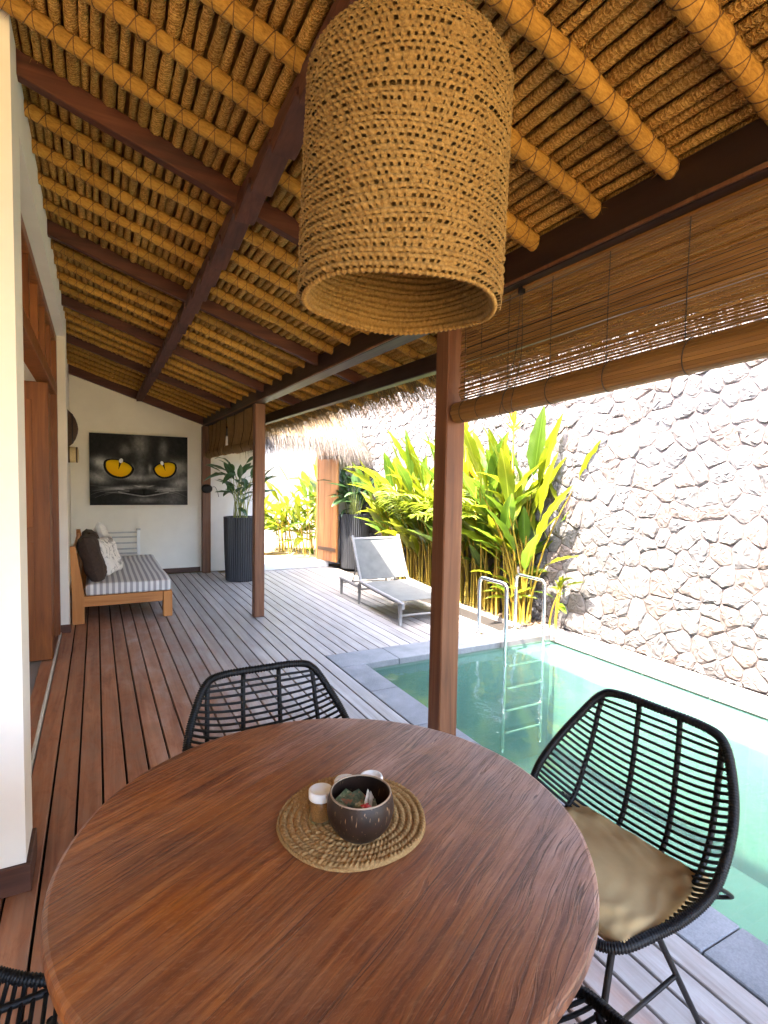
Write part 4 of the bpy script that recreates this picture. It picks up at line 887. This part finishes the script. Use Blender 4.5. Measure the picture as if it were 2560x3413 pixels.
# ---------------------------------------------------------------- sun lounger
M_ALU = plain('grey_powder_coat', (.20, .19, .18), .42, nz=.05)
def sling_mat():
    m = Mat('grey_sling_mesh'); c = m.coord(); wv = m.n('TexWave', {'Vector': c, 'Scale': 120.0}, bands_direction='X').outputs['Fac']; n1 = m.noise(c, 8, 3)
    m.P(Base_Color=m.ramp(n1, [(.3, (.07, .072, .07)), (.7, (.10, .102, .099))]), Roughness=.7, Normal=m.bump(wv, .2, .001)); return m.m
M_SLING = sling_mat()
lg = thing('sun_lounger', 'grey sling sun lounger with raised backrest half in the sun on the deck', 'sun lounger', (2.91, 6.05, 0), (0, 0, R(-2.5)))
LW = .665
for x in (0, LW):
    obj('rail', tube(spline([(x, -1.14, .19), (x, -1.13, .232), (x, -1.09, .245), (x, -.5, .262), (x, 0, .282)], 24), .0235, 10), M_ALU, lg, True)
    obj('rear_rail', tube(spline([(x, .02, .262), (x, .10, .215), (x, .45, .215), (x, .70, .215)], 14), .021, 10), M_ALU, lg, True)
    obj('leg', tube([(x, -1.08, .235), (x, -1.085, .12), (x, -1.09, .0)], [.026, .022, .018], 10), M_ALU, lg, True)
    obj('leg', tube([(x, .04, .25), (x, .045, .12), (x, .05, .0)], [.024, .020, .017], 10), M_ALU, lg, True)
    obj('leg', tube([(x, .66, .212), (x, .665, .1), (x, .67, .0)], [.024, .020, .017], 10), M_ALU, lg, True)
    obj('back_tube', tube(spline([(x, .0, .285), (x, .10, .45), (x, .205, .64), (x, .30, .815), (x, .303, .826)], 14), .0205, 10), M_ALU, lg, True)
for y, z in ((-1.09, .11), (.66, .16), (.05, .18)): obj('stretcher', tube([(0, y, z), (LW, y, z)], .012, 8), M_ALU, lg, True)
obj('prop_bar', tube([(.03, .35, .22), (.03, .16, .54)], .009, 6), M_ALU, lg); obj('prop_bar', tube([(LW-.03, .35, .22), (LW-.03, .16, .54)], .009, 6), M_ALU, lg)
def slab2(fn, nu=16, nv=24, t=.004):
    v, f = grid(nu, nv, fn); v2 = v.copy(); v2[:, 2] -= t; return join((v, f), (v2, [k[::-1] for k in f]))
sag = lambda U: -.022*np.sin(U*np.pi)
obj('seat_sling', slab2(lambda U, W: (.018+(LW-.036)*U, -1.06+1.02*W, .262+.024*W+sag(U)*np.sin(W*np.pi)**.4)), M_SLING, lg, True)
obj('back_sling', slab2(lambda U, W: (.018+(LW-.036)*U, .018+.275*W-sag(U)*.7, .315+.485*W+sag(U)*.3), t=.005), M_SLING, lg, True)
obj('back_hem', slab2(lambda U, W: (.018+(LW-.036)*U, .286+.012*W-sag(U)*.3, .790+.022*W), 8, 3), M_ALU, lg, True)

# ---------------------------------------------------------------- pool ladder
ld = thing('pool_ladder', 'polished steel pool ladder with two looped handrails at the far pool corner', 'ladder', (3.45, 4.37, 0))
for x in (0, .485):
    obj('handrail', tube(spline([(x, 0, .0), (x, 0, .25), (x, 0, .50), (x, -.012, .565), (x, -.055, .590), (x, -.20, .588), (x, -.355, .586), (x, -.398, .562), (x, -.41, .50), (x, -.412, .0), (x, -.412, -.5), (x, -.412, -1.05)], 70), .0195, 12), M_STEEL, ld, True)
    obj('flange', lathe([(.042, 0), (.042, .006), (.03, .012), (.021, .014)], 20), M_STEEL, ld, True, loc=(x, 0, .0005))
for z in (-.20, -.42, -.64, -.86): obj('tread', box(.02, .465, -.445, -.375, z-.012, z+.012, .005), M_STEEL, ld)

# ---------------------------------------------------------------- foliage
def blade(L=1.0, wd=.17, pet=.22, droop=.25, fold=.28, wave=.012, n=12, seed=0, split=False):
    g = np.random.default_rng(seed); t = np.linspace(0, 1, n); V = []; F = []
    cx = t*L; ang = droop*t; xx = np.concatenate([[0], np.cumsum(np.cos(1.6*droop*t[1:]**1.6)*np.diff(cx))]); zz = np.concatenate([[0], np.cumsum(-np.sin(1.6*droop*t[1:]**1.6)*np.diff(cx))])
    s = np.clip((t-pet)/(1-pet), 0, 1); w_ = wd*np.clip(np.sin(np.pi*s**.72), 0, 1)**.75/1.0*.5; w_ = np.maximum(w_, .006)
    ph = g.uniform(0, 6)
    for i in range(n):
        for k, u in enumerate((-1, -.5, 0, .5, 1)):
            V.append((xx[i], u*w_[i], zz[i]+fold*abs(u)*w_[i]+wave*math.sin(9*t[i]*3+ph+u*2)*abs(u)*(w_[i]/wd*2)))
    for i in range(n-1):
        for k in range(4): F.append([i*5+k, (i+1)*5+k, (i+1)*5+k+1, i*5+k+1])
    return V, F
M_HEL = leafmat('heliconia_leaf', (.085, .135, .005), (.18, .195, .007), .5, .38, .5)
M_HEL2 = leafmat('heliconia_leaf_deep', (.055, .125, .010), (.11, .175, .012), .4, .35, .55)
M_STEM = leafmat('heliconia_cane', (.23, .18, .018), (.28, .17, .014), .2, .5, .3)
M_POTLEAF = leafmat('pot_leaf', (.030, .075, .022), (.065, .13, .045), .25, .35, .6)
M_POTSTEM = leafmat('pot_stem', (.16, .19, .04), (.22, .24, .06), .15, .5, .3)
M_PALM = leafmat('palm_leaf', (.13, .19, .010), (.20, .245, .018), .4, .4, .4)
M_FLOWER = leafmat('orange_bract', (.75, .20, .01), (.85, .34, .02), .35, .45, .3)
HL = [mesh('leaf', *blade(1, .20+.02*(i % 3), .20, (.03, .10, .18, .32, .6)[i % 5], .3, .014, 13, i), (M_HEL, M_HEL, M_HEL2)[i % 3], True) for i in range(9)]
SM = {}
def stem_mesh(h, lean, mat, r=.010, key=None):
    k = (round(h, 1), round(lean, 1), mat.name)
    if k not in SM:
        t = np.linspace(0, 1, 8); P = np.stack([k[1]*t**2*k[0], 0*t, k[0]*t], 1); SM[k] = mesh('stem', *tube(P, np.linspace(r*1.25, r*.5, 8), 6), mat, True)
    return SM[k], k
def leaf_at(meshes, p, yaw, pitch, L, parent, roll=None, name='leaf'):
    return link(name, random.choice(meshes), parent, p, (random.uniform(-.5, .5) if roll is None else roll, -pitch, yaw), (L, L*random.uniform(.85, 1.1), L))
def clump(name, label, cat, x, y, z0, nst, hr, sx, sy, meshes, smat, lr, leaves=(2, 4), group=None, az=None, stem_r=.010, pit=(.6, 1.35), lean=.28):
    c = thing(name, label, cat, (x, y, z0), group=group)
    for _ in range(nst):
        h = random.uniform(*hr); ln = random.choice((0, .1, .2, .3))*lean/.28; yaw = random.gauss(math.pi, 1.1) if az is None else random.gauss(*az)
        me, k = stem_mesh(h, ln, smat, stem_r); s = link('stem', me, c, (random.uniform(-sx, sx), random.uniform(-sy, sy), 0), (0, 0, yaw))
        nl = random.randint(*leaves)
        for j in range(nl):
            t = 1-j*random.uniform(.12, .24); t = max(t, .32); p = (k[1]*t*t*k[0], 0, k[0]*t)
            leaf_at(meshes, p, random.gauss(0, .5)+(math.pi if j % 2 else 0), random.uniform(*pit)-.18*j, random.uniform(*lr), s)
    return c
hl_lab = ['sunlit heliconia clump nearest the pool corner by the stone wall', 'heliconia clump second from the pool corner along the stone wall', 'heliconia clump third from the pool corner behind the lounger foot', 'heliconia clump behind the middle of the sun lounger', 'heliconia clump beside the lounger backrest', 'heliconia clump farthest from the pool beside the right planter']
HC = []
for i, yy in enumerate((4.72, 5.25, 5.80, 6.40, 7.00, 7.60)):
    HC.append(clump('heliconia', hl_lab[i], 'heliconia', 4.22, yy, -.01, (20, 20, 19, 18, 17, 15)[i], (.75, 1.62) if i else (.8, 1.55), .10, .24, HL, M_STEM, (.45, .9), (3, 4), 'heliconias along the stone wall', (math.pi, .9), .0115, (.95, 1.5)))
# leaning leaves of the first clump, reaching out over the pool wall
def extra(cl, base, h, ln, yaw, lyaw, pitch, L, mi):
    me, k = stem_mesh(h, ln, M_STEM); s = link('stem', me, cl, base, (0, 0, yaw)); link('leaf', HL[mi], s, (k[1]*k[0], 0, k[0]), (0, -pitch, lyaw), (L, L, L))
extra(HC[0], (-.02, -.18, 0), 1.1, .2, R(-90), 0, R(48), .62, 0)
extra(HC[0], (.0, -.22, 0), .7, .4, R(-95), 0, R(22), .55, 1)
extra(HC[0], (.02, -.10, 0), 1.4, .1, R(-80), 0, R(72), .95, 0)
extra(HC[0], (.06, -.05, 0), 1.5, .1, R(-100), 0, R(80), .9, 5)
extra(HC[0], (-.10, -.22, 0), .4, .3, R(-150), 0, R(20), .42, 2)
extra(HC[0], (-.10, .05, 0), .5, .3, R(190), 0, R(25), .45, 3)
for cl, dy in ((HC[4], .1), (HC[5], 0), (HC[3], .1), (HC[5], -.15)):
    for q in range(2): extra(cl, (-.06, dy+random.uniform(-.15, .15), 0), random.uniform(.8, 1.5), .2, R(random.uniform(165, 200)), 0, R(random.uniform(30, 60)), random.uniform(.6, .8), random.randrange(9))
# flowers
def flower(cl, p, s=1.0):
    parts = []; f = tube([(0, 0, -.35), (.01, 0, -.1), (0, 0, 0), (.02, 0, .09), (.05, 0, .16)], [.006, .006, .006, .005, .003], 6); parts.append(f)
    for i in range(13):
        v, q = blade(.10+.02*(i % 3), .026, .02, -.35, .9, 0, 7, i); parts.append(xf((np.array(v), q), (0, 0, .01+.011*i), (0, -R(8+5.5*i+random.uniform(-8, 8)), i*2.6)))
    obj('flower', join(*parts), M_FLOWER, cl, True, loc=p, rot=(0, 0, R(70)), scl=(s, s, s))
for cl, q, s_ in ((HC[0], (-.37, -.33, 2.06), 1.15), (HC[1], (-.37, -.26, 1.55), 1.2), (HC[1], (-.22, .16, 2.08), 1.0)):
    flower(cl, q, s_); obj('flower_stalk', tube(spline([(q[0]*.2, q[1]*.2, 0), (q[0]*.45, q[1]*.45, q[2]*.5), (q[0]*.9, q[1]*.9, q[2]*.85), (q[0], q[1], q[2]-.1)], 14), .0065, 6), M_STEM, cl, True)
# feathery palm between the heliconias
def frond(L, n=26, seed=0, droop=.7):
    g = np.random.default_rng(seed); t = np.linspace(0, 1, 16); a = 1.25-droop*1.5*t; x = np.concatenate([[0], np.cumsum(np.cos(a[1:])*L/15)]); z = np.concatenate([[0], np.cumsum(np.sin(a[1:])*L/15)])
    parts = [tube(np.stack([x, 0*x, z], 1), np.linspace(.007, .002, 16), 5)]
    for i in range(n):
        q = .22+.78*i/n; px, pz = np.interp(q, t, x), np.interp(q, t, z); l = .30*math.sin(math.pi*(.18+.75*(i/n)))*L
        for sg in (-1, 1):
            v, f = blade(l, .022, .03, .5, .5, 0, 5, i); parts.append(xf((np.array(v), f), (px, 0, pz), (sg*.3, -g.uniform(.05, .45), sg*g.uniform(.75, 1.05))))
    return join(*parts)
FR = [mesh('frond', *frond(1.0, 26, i, (.5, .8, 1.0)[i]), M_PALM, True) for i in range(3)]
for (x, y, lab) in ((4.16, 5.55, 'feathery palm growing between heliconias behind the near timber post'), (4.20, 6.75, 'feathery palm growing between heliconias behind the sun lounger')):
    pm = thing('feather_palm', lab, 'palm', (x, y, 0), group='small palms by the stone wall')
    obj('trunk', tube([(0, 0, 0), (.02, 0, .4), (.0, .02, .8)], [.03, .024, .016], 8), M_STEM, pm, True)
    for i in range(9):
        z = random.uniform(.6, 1.5); link('frond', FR[i % 3], pm, (0, 0, .75), (0, 0, random.gauss(math.pi, 1.2)), [random.uniform(.8, 1.3)]*3)
# young plants at the wall foot
clump('young_plant', 'young broad-leaved plant at the stone wall foot beside the ladder', 'plant', 4.30, 4.20, -.0, 4, (.3, .55), .03, .05, HL, M_STEM, (.18, .28), (2, 3), 'young plants by the pool', (-1.6, .5), .006, (.2, 1.1))
clump('young_plant', 'young broad-leaved plant in front of the heliconia stems', 'plant', 4.14, 4.62, -.0, 6, (.25, .5), .04, .10, HL, M_STEM, (.22, .36), (2, 3), 'young plants by the pool', (math.pi, .6), .006, (.1, .9))

# ---------------------------------------------------------------- ribbed planters
M_POT = plain('charcoal_resin', (.028, .029, .034), .42, nz=.1, scale=8, bump=.05)
def pot(x, y, lab, nst, hr, lr, seed):
    random.seed(seed); p = thing('potted_plant', lab, 'potted plant', (x, y, 0), group='tall ribbed planters')
    k = 44; rf = lambda a: 1+.022*np.sign(np.sin(a*k))*np.abs(np.sin(a*k))**.4
    obj('pot', lathe([(.215, .0), (.225, .015), (.245, .5), (.255, .955), (.257, .965), (.240, .967), (.235, .90)], k*8, rf=rf, closed_top=False), M_POT, p, False)
    obj('soil', lathe([(.232, .90), (.15, .915), (.002, .92)], 30), M_SOIL, p)
    PLM = [mesh('leaf', *blade(1, .24, .28, dr, .3, .012, 11, s), M_POTLEAF, True) for s, dr in enumerate((.1, .3, .55, .8))]
    for _ in range(nst):
        h = random.uniform(*hr); me, kk = stem_mesh(h, random.choice((.1, .2, .3)), M_POTSTEM, .007); a = random.uniform(0, 6.28)
        s = link('stem', me, p, (random.uniform(-.12, .12), random.uniform(-.12, .12), .9), (0, 0, a))
        for j in range(random.randint(2, 3)):
            t = max(1-.2*j, .5); leaf_at(PLM, (kk[1]*t*t*kk[0], 0, kk[0]*t), random.gauss(0, .9), random.uniform(.1, 1.35), random.uniform(*lr), s)
pot(1.945, 8.27, 'tall charcoal ribbed planter with leafy plant by the white end wall', 20, (.3, .8), (.32, .52), 11)
pot(4.02, 8.66, 'tall charcoal ribbed planter with broad-leaved plant right of the gate', 24, (.2, .6), (.36, .56), 12)

# ---------------------------------------------------------------- beyond the gate
random.seed(21)
gl = tag(obj('globe_planter', lathe([(.10, -.215), (.17, -.15), (.215, -.06), (.225, 0), (.215, .06), (.17, .15), (.10, .20), (.06, .215)], 36), M_PLASTERW, None, True, loc=(2.93, 10.35, .325)), 'round white globe pot on the sandy path outside the gate', 'pot')
al = ['yellow-green heliconia clump outside the gate nearest the gate leaf', 'yellow-green heliconia clump in the middle of the gateway view', 'yellow-green heliconia clump at the back left of the gateway view', 'yellow-green heliconia clump behind the others outside the gate']
for i, (x, y, n_, hr) in enumerate(((3.75, 9.95, 16, (.5, 1.35)), (3.45, 10.45, 16, (.4, 1.0)), (3.15, 11.0, 14, (.3, .9)), (4.15, 10.7, 16, (.7, 1.5)))):
    clump('heliconia', al[i], 'heliconia', x, y, .08, n_, hr, .25, .22, HL, M_STEM, (.4, .75), (2, 4), 'heliconias outside the gate', (math.pi, 1.2), .011, (.3, 1.3))

# ---------------------------------------------------------------- the roof goes on over the rest of the veranda
rr_ = random.Random(3)
x = -.31
while x > -2.9:
    i = rr_.randrange(8); r = BR[i]; dx = (r+.0012+rr_.uniform(0, .0042))*math.cos(AL); x -= dx
    link('batten', BM[i], roof, (x, 0, zth(x)+.012-r*.2)); x -= dx
for i, yy in enumerate([q for q in POLES if q < 2.3]):
    p = link('rope_pole', PM[i % 4][0], roof, (-2.98, yy+.02, zth(-2.98)-.034), (0, AL, 0)); link('lashing', PM[i % 4][1], p)
